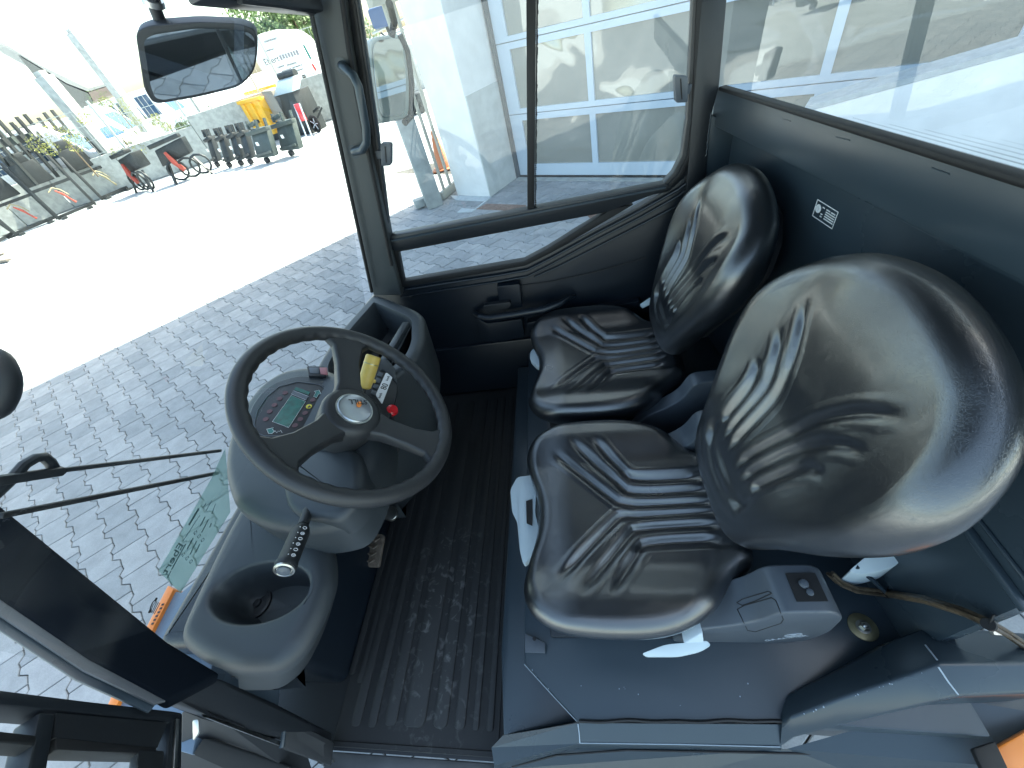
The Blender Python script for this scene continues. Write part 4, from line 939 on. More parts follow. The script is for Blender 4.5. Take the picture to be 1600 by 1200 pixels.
# rim with moulded grip waves on its inner side
rings = []
for k in range(240):
    t = 2 * math.pi * k / 240; c = Vector((math.cos(t), math.sin(t), 0)); ring = []
    for j in range(18):
        a = 2 * math.pi * j / 18; wave = .0011 * math.sin(t * 40) if math.cos(a) < -.2 else 0
        rr = rw * (1.0 + .0 * math.sin(a)); ring.append(WM @ (c * (Rw + (rr + wave) * math.cos(a)) + Vector((0, 0, rr * .92 * math.sin(a)))))
    rings.append(ring)
vs = [v for r in rings for v in r]; fs = [(i * 18 + j, i * 18 + (j + 1) % 18, ((i + 1) % 240) * 18 + (j + 1) % 18, ((i + 1) % 240) * 18 + j) for i in range(240) for j in range(18)]
b.add(vs, fs); M['wheel'] = mat('steering_wheel_plastic', (0.026, 0.027, 0.029), 0.40, bump=0.6, bscale=900, bdist=0.0006, noise=.1, nscale=8)
wh = b.build('steering_wheel', M['wheel'], T, ang=60)
hubz = -.045
# spoke directions from the photograph
def on_wheel(u, v, z=0.0):
    q = P(u, v, pl=(HC + HN * z, HN)); l = WM.inverted() @ q; return l
sp_dirs = [on_wheel(545, 540), on_wheel(420, 720), on_wheel(690, 700)]
for q in sp_dirs:
    t = math.atan2(q.y, q.x); c = Vector((math.cos(t), math.sin(t), 0)); s_ = Vector((-c.y, c.x, 0))
    prof = [(.030, .030, hubz + .012, .030), (.075, .020, hubz + .018, .026), (.13, .020, -.018, .022), (.170, .026, -.006, .018), (.192, .044, -.001, .014), (.205, .056, .0, .010)]
    rings = []
    for r, w, z, h in [(a_, w_ * 1.35, z_, h_) for a_, w_, z_, h_ in prof]:
        rings.append([WM @ (c * r + s_ * (w * a) + Vector((0, 0, z + h / 2 * b_))) for a, b_ in ((-1, -.9), (-.92, .6), (-.8, 1), (.8, 1), (.92, .6), (1, -.9))])
    b = MB(); b.loft(rings); b.build('spoke', M['wheel'], wh, bevel=.0015, ang=50)
b = MB(); b.lathe([(.056, hubz - .055), (.060, hubz - .02), (.062, hubz + .018), (.058, hubz + .029), (.050, hubz + .034), (.035, hubz + .034)], WM, 48); b.build('hub', M['wheel'], wh, ang=50)
b = MB(); b.lathe([(.035, hubz + .030), (.035, hubz + .038), (.033, hubz + .040), (.030, hubz + .038), (0, hubz + .0385)], WM, 48); cap = b.build('hub_cap', mat('silver_cap', (.42, .44, .46), .28, metal=.7), wh, ang=40)
b = MB(); b.lathe([(.038, hubz + .034), (.038, hubz + .037), (.0355, hubz + .037)], WM, 48); b.build('cap_ring', M['metal'], wh)
# lettering reads upside down from here (facing the driver)
q1 = on_wheel(575, 628, hubz + .04); q0 = on_wheel(544, 627, hubz + .04)
dxt = (Vector((q0.x - q1.x, q0.y - q1.y, 0))).normalized()
text_mesh('hub_lettering', 'STILL', .017, M['ink'], WM @ frame((q0 + q1) / 2 + Vector((0, 0, .0)), dxt, Vector((0, 0, 1)).cross(dxt)), wh)
oc = on_wheel(561, 632, hubz + .0395); b = MB(); b.lathe([(.0065, 0), (.0065, .0006), (0, .0006)], WM @ Matrix.Translation(oc) @ Matrix.Diagonal((1.25, .8, 1, 1)), 20); b.build('hub_emblem', M['orange'], wh)
b = MB(); ce = HC - HN * .09; b.tube([ce, HC - HN * .22], [.045, .05], 24); b.build('column_boot', M['plastic'], dash)
b = MB(); b.tube([P(612, 700, z=.60), P(590, 760, z=.35)], .02, 16); b.tube([P(594, 752, z=.36), P(590, 762, z=.30)], .028, 16); b.build('column_shaft', M['plastic_dark'], dash)
b = MB(); b.tube([P(582, 690, z=.58), P(574, 750, z=.4)], .006, 8); b.build('gas_strut', M['metal'], dash)

# multifunction stalk
s0 = P(486, 785, z=.70); s1 = P(472, 825, z=.715); s2 = P(445, 888, z=.735)
b = MB(); b.tube([s0, s0 * .1 + s1 * .9], [.010, .0095], 14); st = b.build('stalk_switch', M['plastic_dark'], dash)
d_ = (s2 - s1).normalized(); l = (s2 - s1).length
b = MB(); b.tube([s1 - d_ * .004, s1, s1 + d_ * .008, s1 + d_ * .012, s2 - d_ * .012, s2 - d_ * .010, s2, s2 + d_ * .002], [.010, .013, .0155, .0165, .0165, .0175, .0175, .016], 28); b.build('stalk_knob', M['plastic_dark'], st, ang=40)
Mk = frame(s2, d_.orthogonal(), d_.cross(d_.orthogonal()))
b = MB(); b.lathe([(.0165, .001), (.0165, .004), (.0135, .005), (.012, .003)], Mk, 28); b.build('knob_ring', M['metal'], st)
b = MB(); b.lathe([(.0105, .002), (.0105, .006), (.008, .0075), (0, .0075)], Mk, 28); b.build('knob_button', M['recliner'], st)
vv = (EYE - s1).normalized(); vperp = (vv - d_ * vv.dot(d_)).normalized(); side = d_.cross(vperp)
for i, k in enumerate((.004, .016, .027, .038, .049, .06)):
    nn = (vperp - side * .25).normalized(); c_ = s1 + d_ * (k + .008) + nn * .0172; Mx = frame(c_, side, d_)
    q = MB(); q.tube([Mx @ Vector((.0032 * math.cos(t * .7854), .0026 * math.sin(t * .7854), 0)) for t in range(8)], .0005, 4, closed=True)
    if i % 2: q.box(-.002, .002, -.0004, .0004, -.0003, .0004, Mx)
    q.box(.007, .0085, -.0005, .0005, -.003, .0004, Mx); q.build('stalk_symbol', M['white'], st, smooth=False)
# pedals
b = MB(); pts = smooth_poly([P(574, 832, z=.10), P(600, 835, z=.11), P(591, 885, z=.07), P(562, 884, z=.06)], .008, 3); b.prism(pts, (0, 0, -.015)); pd = b.build('brake_pedal', M['wood'], T, bevel=.003)
for k in range(4):
    q = MB(); v = 842 + 11 * k; q.tube([P(579 - k * 2.6, v, z=.103 - k * .009), P(586 - k * 2.6, v + 4, z=.103 - k * .009), P(593 - k * 2.6, v - 1, z=.105 - k * .009)], .0028, 6); q.build('pedal_tread', M['wood'], pd)
b = MB(); b.bar(P(588, 790, z=.2), P(582, 850, z=.08), .012, .012); b.build('pedal_arm', M['steel_dark'], T)
b = MB(); b.prism(smooth_poly([P(592, 792, z=.14), P(618, 790, z=.14), P(622, 804, z=.13), P(612, 814, z=.12), P(592, 808, z=.12)], .012, 3), (0, 0, -.012)); b.build('pedal', M['metal'], T, bevel=.003)
b = MB(); b.prism(smooth_poly([P(630, 715, z=.10), P(642, 712, z=.10), P(638, 745, z=.08), P(628, 748, z=.08)], .006, 3), (0, 0, -.01)); b.build('pedal', M['steel_dark'], T, bevel=.002)

# ------------------------------------------------------------------ windscreen sticker, wiper, hood, mirrors
stm = bpy.data.materials.new('green_film'); stm.use_nodes = True
N = stm.node_tree.nodes; L = stm.node_tree.links; pb = N['Principled BSDF']; pb.inputs['Base Color'].default_value = (.24, .40, .37, 1); pb.inputs['Roughness'].default_value = .4
tr_ = N.new('ShaderNodeBsdfTransparent'); tr_.inputs[0].default_value = (.75, .92, .88, 1); mx_ = N.new('ShaderNodeMixShader'); mx_.inputs[0].default_value = .5
L.new(tr_.outputs[0], mx_.inputs[1]); L.new(pb.outputs[0], mx_.inputs[2]); L.new(mx_.outputs[0], N['Material Output'].inputs[0])
def wsp(pts, o=.003): return [P(u, v, pl=(ws0 + wsn * o, wsn)) for u, v in pts]
b = MB(); b.add(wsp([(247.5, 892), (282, 927), (360, 800), (352, 700), (330, 748)]), [(0, 1, 2, 3, 4)]); stk = b.build('windscreen_sticker', stm, wsg, smooth=False)
def sk(x, y): return 240 + x * .11667, 780 + y * .11667
tm = mat('sticker_print', (.04, .09, .09), .6)
a_ = wsp([sk(175, 940)], .005)[0]; c_ = wsp([sk(350, 640)], .005)[0]; xd = (a_ - c_)
o_ = wsp([sk(262, 790)], .005)[0]; yd = wsp([sk(200, 760)], .005)[0] - wsp([sk(262, 790)], .005)[0]
text_mesh('lettering', 'Ebert', xd.length * .62, tm, frame(o_, xd, yd), wsg)
a_ = wsp([sk(475, 345)], .005)[0]; c_ = wsp([sk(610, 125)], .005)[0]; xd2 = a_ - c_
for i, (p, q, r) in enumerate((((430, 600), (240, 945), .0012), ((620, 215), (395, 560), .0005), ((530, 520), (450, 670), .0012), ((578, 560), (490, 740), .0012), ((620, 600), (565, 715), .0012), ((692, 235), (625, 360), .0012), ((735, 275), (645, 445), .0012), ((775, 320), (752, 380), .0012), ((235, 960), (180, 1060), .0008), ((605, 125), (475, 345), .0022), ((700, 60), (660, 120), .0006), ((780, 20), (700, 160), .0006), ((830, 60), (780, 200), .0006))):
    b = MB(); A_, B_ = wsp([sk(*p), sk(*q)], .0045); b.bar(A_, B_, r * 2, .0004, up=wsn); b.build('print_line', tm, stk, smooth=False)
for x, y in ((400, 742), (450, 790), (503, 835), (560, 445), (610, 495), (657, 545)):
    b = MB(); b.tube(wsp([sk(x - 12, y + 28), sk(x - 22, y + 5), sk(x + 12, y - 28), sk(x + 22, y - 5)], .0045), .0005, 4, closed=True); b.build('tick_box', tm, stk)
# crane-like arc symbol decal on glass
def dk(x, y): return 205 + x * .08333, 900 + y * .08333
b = MB(); b.tube(wsp([dk(460, 440), dk(400, 500), dk(365, 580), dk(345, 660)], .004), .0009, 5); b.tube(wsp([dk(470, 470), dk(410, 540), dk(380, 620), dk(370, 690)], .004), .0006, 5)
for q in ((460, 438), (345, 662)): b.lathe([(.0028, 0), (.0028, .0006), (0, .0006)], frame(wsp([dk(*q)], .004)[0], (0, 1, 0), wsd), 12)
b.build('axle_symbol', M['ink'], wsg)
for k in range(3):
    b = MB(); A_, B_ = wsp([dk(480 + k * 30, 480 + k * 12), dk(385 + k * 22, 690 + k * 14)], .004); b.bar(A_, B_, .0014, .0004, up=wsn); b.build('print_line', M['ink'], wsg)
# hood plate and orange bumper edge
b = MB(); b.prism([P(267, 921, z=.40), P(232, 985, z=.40), P(165, 1140, z=.40), P(300, 1180, z=.40), P(340, 1000, z=.40), P(350, 870, z=.40), P(282, 926, z=.40)], (0, 0, -.25)); hd2 = b.build('front_hood', mat('hood_blue_grey', (.12, .17, .23), .35), T, bevel=.004)
b = MB(); b.prism([P(262, 914, z=.41), P(271, 920, z=.41), P(240, 980, z=.41), P(190, 1085, z=.41), P(160, 1150, z=.41), P(145, 1150, z=.41), P(176, 1082, z=.41), P(231, 974, z=.41)], (0, 0, -.06)); b.build('bumper_edge', M['orange'], T, bevel=.003)
for k in range(6):
    b = MB(); u, v = 255 - k * 3.2, 943 + k * 6; b.bar(P(u, v, z=.4115), P(u - 1.6, v + 3, z=.4115), .006, .001); b.build('hood_lettering', M['ink'], hd2)
# wiper
b = MB(); b.bar(P(345, 704, pl=(ws0 - wsn * .03, wsn)), P(95, 735, pl=(ws0 - wsn * .03, wsn)), .0065, .006, up=wsn); wp_ = b.build('wiper_arm', M['plastic_dark'], T, bevel=.002)
b = MB(); b.tube([P(u, v, pl=(ws0 - wsn * .035, wsn)) for u, v in ((97, 737), (85, 733), (78, 722), (68, 714), (55, 716), (38, 726), (15, 752), (-10, 775))], .006, 10); b.build('wiper_hook', M['steel_dark'], wp_)
b = MB(); b.bar(P(-10, 752, pl=(ws0 - wsn * .03, wsn)), P(98, 736, pl=(ws0 - wsn * .03, wsn)), .012, .010, up=wsn); b.build('wiper_clamp', M['plastic_dark'], wp_, bevel=.003)
b = MB(); b.bar(P(340, 739, pl=(ws0 - wsn * .02, wsn)), P(0, 806, pl=(ws0 - wsn * .02, wsn)), .007, .007, up=wsn); b.build('wiper_blade', M['rubber'], T, bevel=.002)
# dark rounded mirror back at left edge
b = MB(); c_ = P(-14, 600, d=1.2)
rngs = []
for k in range(9):
    t = math.pi * k / 8; r = .001 + .055 * math.sin(t); rngs.append([c_ + right * (r * .85 * math.cos(a)) + fwd * (-.03 * math.cos(t)) + down * (r * 1.25 * math.sin(a)) for a in (2 * math.pi * j / 24 for j in range(24))])
b.loft(rngs); b.build('mirror_back', M['plastic_dark'], T, ang=60)
# front mirror
MC = EYE + ray(306, 98).normalized() * 1.25
rd = Vector((-.16, -.84, -.60)).normalized(); mn = (rd - (MC - EYE).normalized()).normalized()
MP = (MC, mn)
def mp_(pts, o=0): return [P(u, v, pl=(MC + mn * o, mn)) for u, v in pts]
ho = smooth_poly(mp_([(211, 50), (232, 40), (310, 34), (375, 37), (400, 47), (403, 75), (398, 112), (375, 136), (310, 152), (250, 162), (238, 160), (225, 140)]), .02, 4)
hi = smooth_poly(mp_([(224, 62), (240, 53), (310, 43), (372, 46), (396, 52), (400, 78), (394, 112), (372, 131), (310, 146), (255, 155), (243, 152), (236, 135)], .004), .02, 4)
b = MB(); b.prism(ho, mn * -.030); mh = b.build('mirror_housing', M['plastic_dark'], T, bevel=.012, seg=4)
b = MB(); b.prism(hi, mn * .003); b.build('mirror_glass', M['mirror'], mh, bevel=.0)
b = MB(); b.tube([P(254, 42, pl=(MC - mn * .03, mn)), P(243, 15, pl=(MC - mn * .03, mn)), P(236, -20, pl=(MC - mn * .03, mn))], .011, 12); b.build('mirror_arm', M['plastic_dark'], mh)
b = MB(); b.tube([P(241, 8, pl=(MC - mn * .03, mn)), P(238, -2, pl=(MC - mn * .03, mn))], .018, 12); b.build('mirror_clamp', M['metal'], mh)
# side mirror outside the door glass, turned to look back along the vehicle
SMc = P(608, 122, y=1.75); smn = Vector((.90, -.43, .02)).normalized()
def sm_(pts, o=0): return [P(u, v, pl=(SMc + smn * o, smn)) for u, v in pts]
ho = smooth_poly(sm_([(575, 58), (625, 52), (634, 62), (641, 120), (641, 175), (634, 186), (598, 192), (590, 186), (580, 120)]), .05, 4)
b = MB(); b.prism(ho, smn * -.05); sm = b.build('side_mirror', mat('mirror_shell', (.28, .33, .31), .35), T, bevel=.01, seg=3)
hi = smooth_poly(sm_([(581, 64), (622, 60), (628, 70), (634, 120), (633, 172), (628, 180), (601, 184), (594, 178), (585, 120)], .004), .04, 4)
b = MB(); b.prism(hi, smn * .002); b.build('mirror_glass', M['mirror'], sm)
b = MB(); b.tube(sm_([(624, 54), (636, 80), (643, 130), (642, 182), (632, 192)]), .012, 8); b.tube([P(612, 56, y=1.78), P(616, 35, y=1.8), P(608, 5, y=1.7)], .012, 8); b.build('mirror_bracket', M['plastic_dark'], sm)
#YARD#
# ================================================================== SURROUNDINGS
gw = Vector((.844, -.536, 0)).normalized(); gn = Vector((-.536, -.844, 0)).normalized()   # along the door, out of the wall
G0 = Vector((-.318, 5.504, 0))
def gp(s, o, z): return G0 + gw * s + gn * o + Vector((0, 0, z))
def gbox(mb, s0, s1, o0, o1, z0, z1):
    mb.add([gp(s, o, z) for z in (z0, z1) for o in (o0, o1) for s in (s0, s1)], [(0, 2, 3, 1), (4, 5, 7, 6), (0, 1, 5, 4), (2, 6, 7, 3), (0, 4, 6, 2), (1, 3, 7, 5)]); return mb
M['plaster'] = mat('white_plaster', (0.84, 0.84, 0.83), 0.85, bump=.3, bscale=60, bdist=.003, noise=.05, nscale=5, detail=8)
M['stained_shade'] = mat('stained_shaded_face', (0.50, 0.52, 0.50), 0.85, col2=(0.62, 0.64, 0.62), nscale=6, detail=9, bump=.3, bscale=80, bdist=.003)
M['alu'] = mat('pale_blue_door_frame', (0.52, 0.60, 0.68), 0.35, spec=.5)
M['concrete'] = mat('grey_concrete', (0.34, 0.36, 0.35), 0.85, noise=.15, nscale=8, detail=8, bump=.3, bscale=60, bdist=.003)
M['pale_slab'] = mat('pale_slab', (0.46, 0.50, 0.52), 0.8, noise=.08, nscale=20)
M['rust'] = mat('rusty_grate', (0.20, 0.13, 0.10), 0.8, noise=.4, nscale=60)
def panel_mat():
    m = mat('acrylic_door_panel', (0.27, 0.265, 0.225), 0.06, spec=.8, coat=1.0)
    nt = m.node_tree; N = nt.nodes; L = nt.links; b = N['Principled BSDF']; tc = N['Texture Coordinate']
    n = N.new('ShaderNodeTexNoise'); n.inputs['Scale'].default_value = 1.7; n.inputs['Detail'].default_value = 1.0; n.inputs['Distortion'].default_value = .6
    L.new(tc.outputs['Object'], n.inputs['Vector'])
    bp = N.new('ShaderNodeBump'); bp.inputs['Strength'].default_value = 1.0; bp.inputs['Distance'].default_value = .035; b.inputs['Coat Roughness'].default_value = .02; b.inputs['Coat IOR'].default_value = 1.8; L.new(n.outputs[0], bp.inputs['Height'])
    L.new(bp.outputs[0], b.inputs['Normal']); L.new(bp.outputs[0], b.inputs['Coat Normal'])
    return m
M['panel'] = panel_mat()
GB = empty('garage_building', gp(-.3, .2, GZ)); tag(GB, 'white plastered garage building with a pale blue sectional door behind the cab', 'garage')
GBi = Matrix.Translation(-GB.location)
def gbuild(mb, *a, **k):
    mb.v = [v - GB.location for v in mb.v]; return mb.build(*a, **k)
b = MB(); gbox(b, -.92, -.35, -.9, .62, GZ - .02, 9); pil = gbuild(b, 'wall_pier', M['plaster'], GB, bevel=.01)
b = MB(); gbox(b, -.349, -.335, -.02, .615, GZ, .62); gbuild(b, 'shaded_stained_patch', M['stained_shade'], pil)  # greyer lower side face: shade put into the colour, along with weathering stains
b = MB(); gbox(b, -.335, 5.2, -.9, .62, 3.1, 9); gbuild(b, 'upper_wall', M['plaster'], GB)
b = MB(); gbox(b, 5.2, 14, -.9, .62, GZ - .02, 9); gbuild(b, 'wall', M['plaster'], GB)
b = MB(); gbox(b, 3.0, 14, -9, -.9, GZ, 9); gbuild(b, 'unseen_rear_hall', M['plaster'], GB)  # unseen; facade kept thin and hall shifted aside to fit the cast shadow edge
b = MB(); gbox(b, -1.0, 14.1, -1.0, .75, 9, 9.2); gbuild(b, 'roof', M['concrete'], GB)
b = MB(); gbox(b, -.335, -.28, -.02, .03, GZ, 3.1); gbuild(b, 'door_track', mat('dark_door_track', (.07, .08, .09), .5), GB)
b = MB(); gbox(b, -.3, 5.2, -.6, -.05, GZ, 3.1); gbuild(b, 'door_backing', M['concrete'], GB)
rows = [(-.29, .20), (.32, .87), (.98, 1.53), (1.64, 2.19), (2.30, 2.85)]
cols = [(-.11, .80)] + [(.87 + 1.01 * i, 1.81 + 1.01 * i) for i in range(4)]
sec = [(GZ + .03, .262), (.270, .926), (.934, 1.586), (1.594, 2.246), (2.254, 3.0)]
for i, ((z0, z1), (a, c)) in enumerate(zip(rows, sec)):
    b = MB()
    gbox(b, -.28, 5.2, -.04, .0, a, z0); gbox(b, -.28, 5.2, -.04, .0, z1, c)
    s = -.28
    for (s0, s1) in cols: gbox(b, s, s0, -.04, -.0005, z0, z1); s = s1
    gbox(b, s, 5.2, -.04, -.0005, z0, z1)
    fr = gbuild(b, 'door_section', M['alu'], GB, smooth=False)
    for (s0, s1) in cols:
        nS, nZ = 12, 8; b = MB(); vs = []; sg = random.choice((-1, 1)) if i else .3
        for q in range(nZ + 1):
            for p in range(nS + 1):
                x = p / nS; y = q / nZ; vs.append(gp(s0 + (s1 - s0) * x, -.022 + .016 * sg * math.sin(math.pi * x) * math.sin(math.pi * y), z0 + (z1 - z0) * y))
        b.add(vs, [(q * (nS + 1) + p, q * (nS + 1) + p + 1, (q + 1) * (nS + 1) + p + 1, (q + 1) * (nS + 1) + p) for q in range(nZ) for p in range(nS)])
        gbuild(b, 'door_panel', M['panel'], fr, ang=80)
b = MB(); gbox(b, -.28, 5.2, -.03, .015, GZ, GZ + .028); gbuild(b, 'bottom_seal', M['rubber'], GB)
b = MB(); gbox(b, -.3, 5.2, .02, .10, GZ - .01, GZ + .010); gbuild(b, 'threshold', M['concrete'], GB)

# slabs and grate by the pier
def G(u, v): return P(u, v, z=GZ)
def flat(name, pts, h, m, parent=None, kind=None):
    b = MB(); b.prism([G(u, v) + Vector((0, 0, h)) for u, v in pts], (0, 0, -h - .01)); o = b.build(name, m, parent, smooth=False); return o
for i, pts in enumerate([[(704, 306), (768, 308), (757, 315), (712, 313)], [(757, 315), (768, 309), (743, 328), (738, 331)], [(738, 331), (714, 333), (722, 326), (742, 328)]]):
    flat('pale_slab', pts, .006 + i * .001, M['pale_slab'], pavement)
flat('drain_grate', [(760, 319), (822, 321), (822, 331), (744, 327)], .006, M['rust'], pavement)
flat('drain_grate', [(918, 337), (952, 329), (946, 338), (925, 344)], .006, M['rust'], pavement)

# gate post and gate
GP = empty('gate_post', G(680, 322)); tag(GP, 'grey concrete gate post standing beside the steel bar gate', 'gate post')
e = G(690, 318) - G(669, 326); e.z = 0; e.normalize(); e2 = Vector((-e.y, e.x, 0))
def lp(o, dx, dy): return [(a * e + c * e2) for a, c in ((-dx, -dy), (dx, -dy), (dx, dy), (-dx, dy))]
b = MB(); b.prism(lp(0, .105, .07), (0, 0, 1.62)); b.build('post', M['concrete'], GP, bevel=.008)
b = MB(); b.prism([p + Vector((0, 0, 1.60)) + e * -.02 for p in lp(0, .14, .09)], (0, 0, .05)); b.build('cap', M['concrete'], GP, bevel=.006)
b = MB(); b.prism([p + Vector((-.2, .05, .02)) for p in lp(0, .08, .06)], (0, 0, .10)); b.build('base_block', M['concrete'], GP, bevel=.006)
g0 = G(692, 314); g1 = G(723, 288); gd_ = (g1 - g0); gl = gd_.length; gd_.normalize()
GT = empty('bar_gate', g0); tag(GT, 'beige steel gate of upright bars between the post and the white pier', 'gate')
M['gate'] = mat('beige_gate_paint', (.36, .36, .32), .5)
b = MB(); b.bar((0, 0, .06), gd_ * gl + Vector((0, 0, .06)), .05, .10); b.build('lower_rail', M['gate'], GT, bevel=.004)
b = MB(); b.bar(Vector((0, 0, 2.0)) - gd_ * .1, gd_ * gl + Vector((0, 0, 2.0)), .08, .12); b.build('upper_rail', M['gate'], GT, bevel=.004)
for t in (.18, .48, .80, .97):
    b = MB(); b.bar(gd_ * gl * t + Vector((0, 0, .08)), gd_ * gl * t + Vector((0, 0, 2.0)), .03 if t != .80 else .055, .03, up=gn); b.build('bar', M['gate'], GT)

# traffic cone
TCn = empty('traffic_cone', G(694, 263)); tag(TCn, 'faded orange traffic cone standing behind the bar gate', 'traffic cone')
M['cone'] = mat('faded_orange', (.40, .14, .06), .6)
b = MB(); b.lathe([(.13, .02), (.035, .52), (.025, .54), (0, .54)], None, 20); b.build('cone_body', M['cone'], TCn)
b = MB(); b.box(-.17, .17, -.17, .17, 0, .025); b.build('cone_base', M['cone'], TCn, bevel=.01)
b = MB(); b.lathe([(.086, .22), (.068, .32)], None, 20); b.build('cone_band', M['concrete'], TCn)

def basis(p0, p1):
    a = G(*p0); c = G(*p1); d = c - a; L_ = d.length; d.normalize(); return a, d, Vector((-d.y, d.x, 0)), L_
def thing(name, loc, label, cat, group=None):
    return tag(empty(name, loc), label, cat, group)
M['machine'] = mat('weathered_black_steel', (.013, .017, .019), .45, noise=.2, nscale=8)
M['machine_red'] = mat('machine_red', (.35, .055, .035), .5)
M['machine_green'] = mat('dark_green_steel', (.040, .055, .052), .5, noise=.15, nscale=6)
M['amber'] = mat('container_yellow', (.80, .44, .03), .45, noise=.08, nscale=4)
M['straw'] = mat('straw_hose', (.28, .25, .15), .7)

# fork lift attachments standing by the wall
def rack(p0, p1, h, label, panel, fitting):
    a, d, n, L_ = basis(p0, p1); o = thing('fork_attachment', a, label, 'attachment', 'attachments parked along the low wall')
    up = Vector((0, 0, 1)); lean = n * .25
    for t in (0, 1):
        b = MB(); b.bar(d * L_ * t, d * L_ * t + up * h + lean, .07, .07, up=n); b.build('upright', M['machine'], o, bevel=.006)
    for z in (.06, h * .5):
        b = MB(); b.bar(up * z + lean * z / h, d * L_ + up * z + lean * z / h, .06, .07); b.build('cross_rail', M['machine'], o)
    b = MB(); c = up * h * .72 + lean * .7 + d * L_ * panel; b.prism([c - d * .36 - up * .24, c + d * .36 - up * .24, c + d * .30 + up * .32, c - d * .30 + up * .32], n * .06); b.build('plate', M['machine'], o, bevel=.03)
    b = MB(); c2 = c + up * .42; b.prism([c2 - d * .22 - up * .12, c2 + d * .22 - up * .12, c2 + d * .18 + up * .12, c2 - d * .18 + up * .12], n * .08); b.build('head_plate', M['machine'], o, bevel=.03)
    b = MB(); b.bar(d * L_ * .8, d * L_ * .8 - n * .35 + up * .02, .12, .06); b.bar(d * L_ * .1, d * L_ * .1 - n * .35 + up * .02, .12, .06); b.build('foot', M['machine'], o)
    b = MB(); c = d * L_ * .45 + up * h * .42
    b.tube([c, c + d * .1 - up * .15, c + d * .15 - up * .3, c + d * .2 - up * .42], [.02, .035, .02, .03], 8); b.build('coupling', M['machine_red'] if fitting == 'red' else M['straw'], o)
    b = MB(); b.tube([c - d * .15, c + up * .08, c + d * .12 - up * .02, c + d * .2 - up * .2], .018, 6); b.build('hose', M['straw'], o)
    return o
rack((-30, 398), (25, 366), 1.5, 'dark steel attachment frame cut off by the left photo edge', .4, 'straw')
rack((27, 368), (90, 342), 1.45, 'dark steel attachment frame with red coupling, nearest the leftmost edge', .5, 'red')
rack((94, 343), (150, 320), 1.55, 'dark steel attachment frame in the middle with yellow hose and broad plate', .35, 'red')
rack((161, 312), (206, 293), 1.5, 'dark steel attachment frame with plain open lower half, next to the loop machines', .3, 'straw')
def loopmachine(p0, p1, label, flip):
    a, d, n, L_ = basis(p0, p1); o = thing('sweeper_attachment', a, label, 'attachment', 'attachments parked along the low wall'); up = Vector((0, 0, 1))
    b = MB(); b.prism([up * .45, d * .9 + up * .55, d * .95 + up * .95, d * .1 + up * .85], n * .35); b.build('body', M['machine'], o, bevel=.03)
    b = MB(); b.bar(d * .05 + up * .95, d * .95 + up * 1.02, .2, .10); b.build('top_bar', M['machine'], o, bevel=.02)
    for k in range(3):
        b = MB(); c = d * (.35 + .35 * k) + up * .28 - n * .1; b.tube([c + d * (.26 * math.cos(t * .524)) + up * (.24 * math.sin(t * .524)) - n * .05 * k for t in range(12)], .030, 6, closed=True); b.build('loop', M['machine'], o)
    b = MB(); b.tube([d * .35 + up * .75 - n * .08, d * .42 + up * .5 - n * .14, d * .55 + up * .25 - n * .16], [.04, .07, .06], 8); b.build('red_arm', M['machine_red'], o)
    b = MB(); b.bar(d * .2 + up * .5, d * .1 - n * .2, .06, .06); b.bar(d * .9 + up * .5, d * 1.2 - n * .3, .05, .05); b.build('leg', M['machine'], o)
    return o
loopmachine((220, 298), (270, 290), 'low dark machine with wire loops and red arm, left one of the pair', 0)
loopmachine((274, 287), (320, 272), 'low dark machine with wire loops and red arm, right one of the pair', 1)
a, d, n, L_ = basis((342, 262), (425, 254))
names = ['leftmost dark steel carriage on a small wheel in the row of carriages', 'second dark steel carriage from the left in the row', 'third dark steel carriage in the row', 'fourth dark steel carriage in the row, before the broad ones', 'broad green grey carriage plate, last but one in the row', 'broad green grey carriage plate at the right end of the row']
wpx = [(342, 261), (361, 262), (379, 259), (394, 257), (420, 255), (458, 244)]
up = Vector((0, 0, 1))
for i, (u, v) in enumerate(wpx):
    c = G(u, v); o = thing('mast_carriage', c, names[i], 'carriage', 'steel carriages parked in a row')
    dd = (G(u + 10, v - 1) - c).normalized(); w = .16 if i < 4 else .42; nn = Vector((-dd.y, dd.x, 0))
    mm = M['machine'] if i < 4 else M['machine_green']
    b = MB(); b.prism([dd * -w + up * .14, dd * w + up * .14, dd * w * .8 + up * .74 + nn * .25, dd * -w * .9 + up * .74 + nn * .25], nn * .16); b.build('plate', mm, o, bevel=.01)
    b = MB(); b.bar(dd * -w * 1.35 + up * .66 + nn * .2, dd * w * 1.2 + up * .72 + nn * .2, .10, .09); b.bar(dd * -w * 1.2 + up * .80 + nn * .3, dd * -w * .2 + up * .86 + nn * .3, .08, .09); b.build('hook_bar', mm, o, bevel=.01)
    b = MB(); b.tube([up * .07 - dd * .05 - nn * .02, up * .07 - dd * .05 + nn * .08], .07, 14); b.build('wheel', M['rubber'], o)
    b = MB(); b.bar(dd * -w * .9 + up * .2 - nn * .02, dd * w + up * .26 - nn * .02, .03, .05); b.build('lower_bar', mm, o)
    b = MB(); b.box(-.05, .05, -.01, .01, .42, .50, Matrix.Rotation(math.atan2(dd.y, dd.x), 4, 'Z')); b.build('label_plate', M['white'], o)
    for k in range(3):
        b = MB(); b.bar(dd * (-w + w * k) + up * .74 + nn * .25, dd * (-w + w * k) + up * (.92) + nn * .3, .05, .06); b.build('tooth', mm, o)

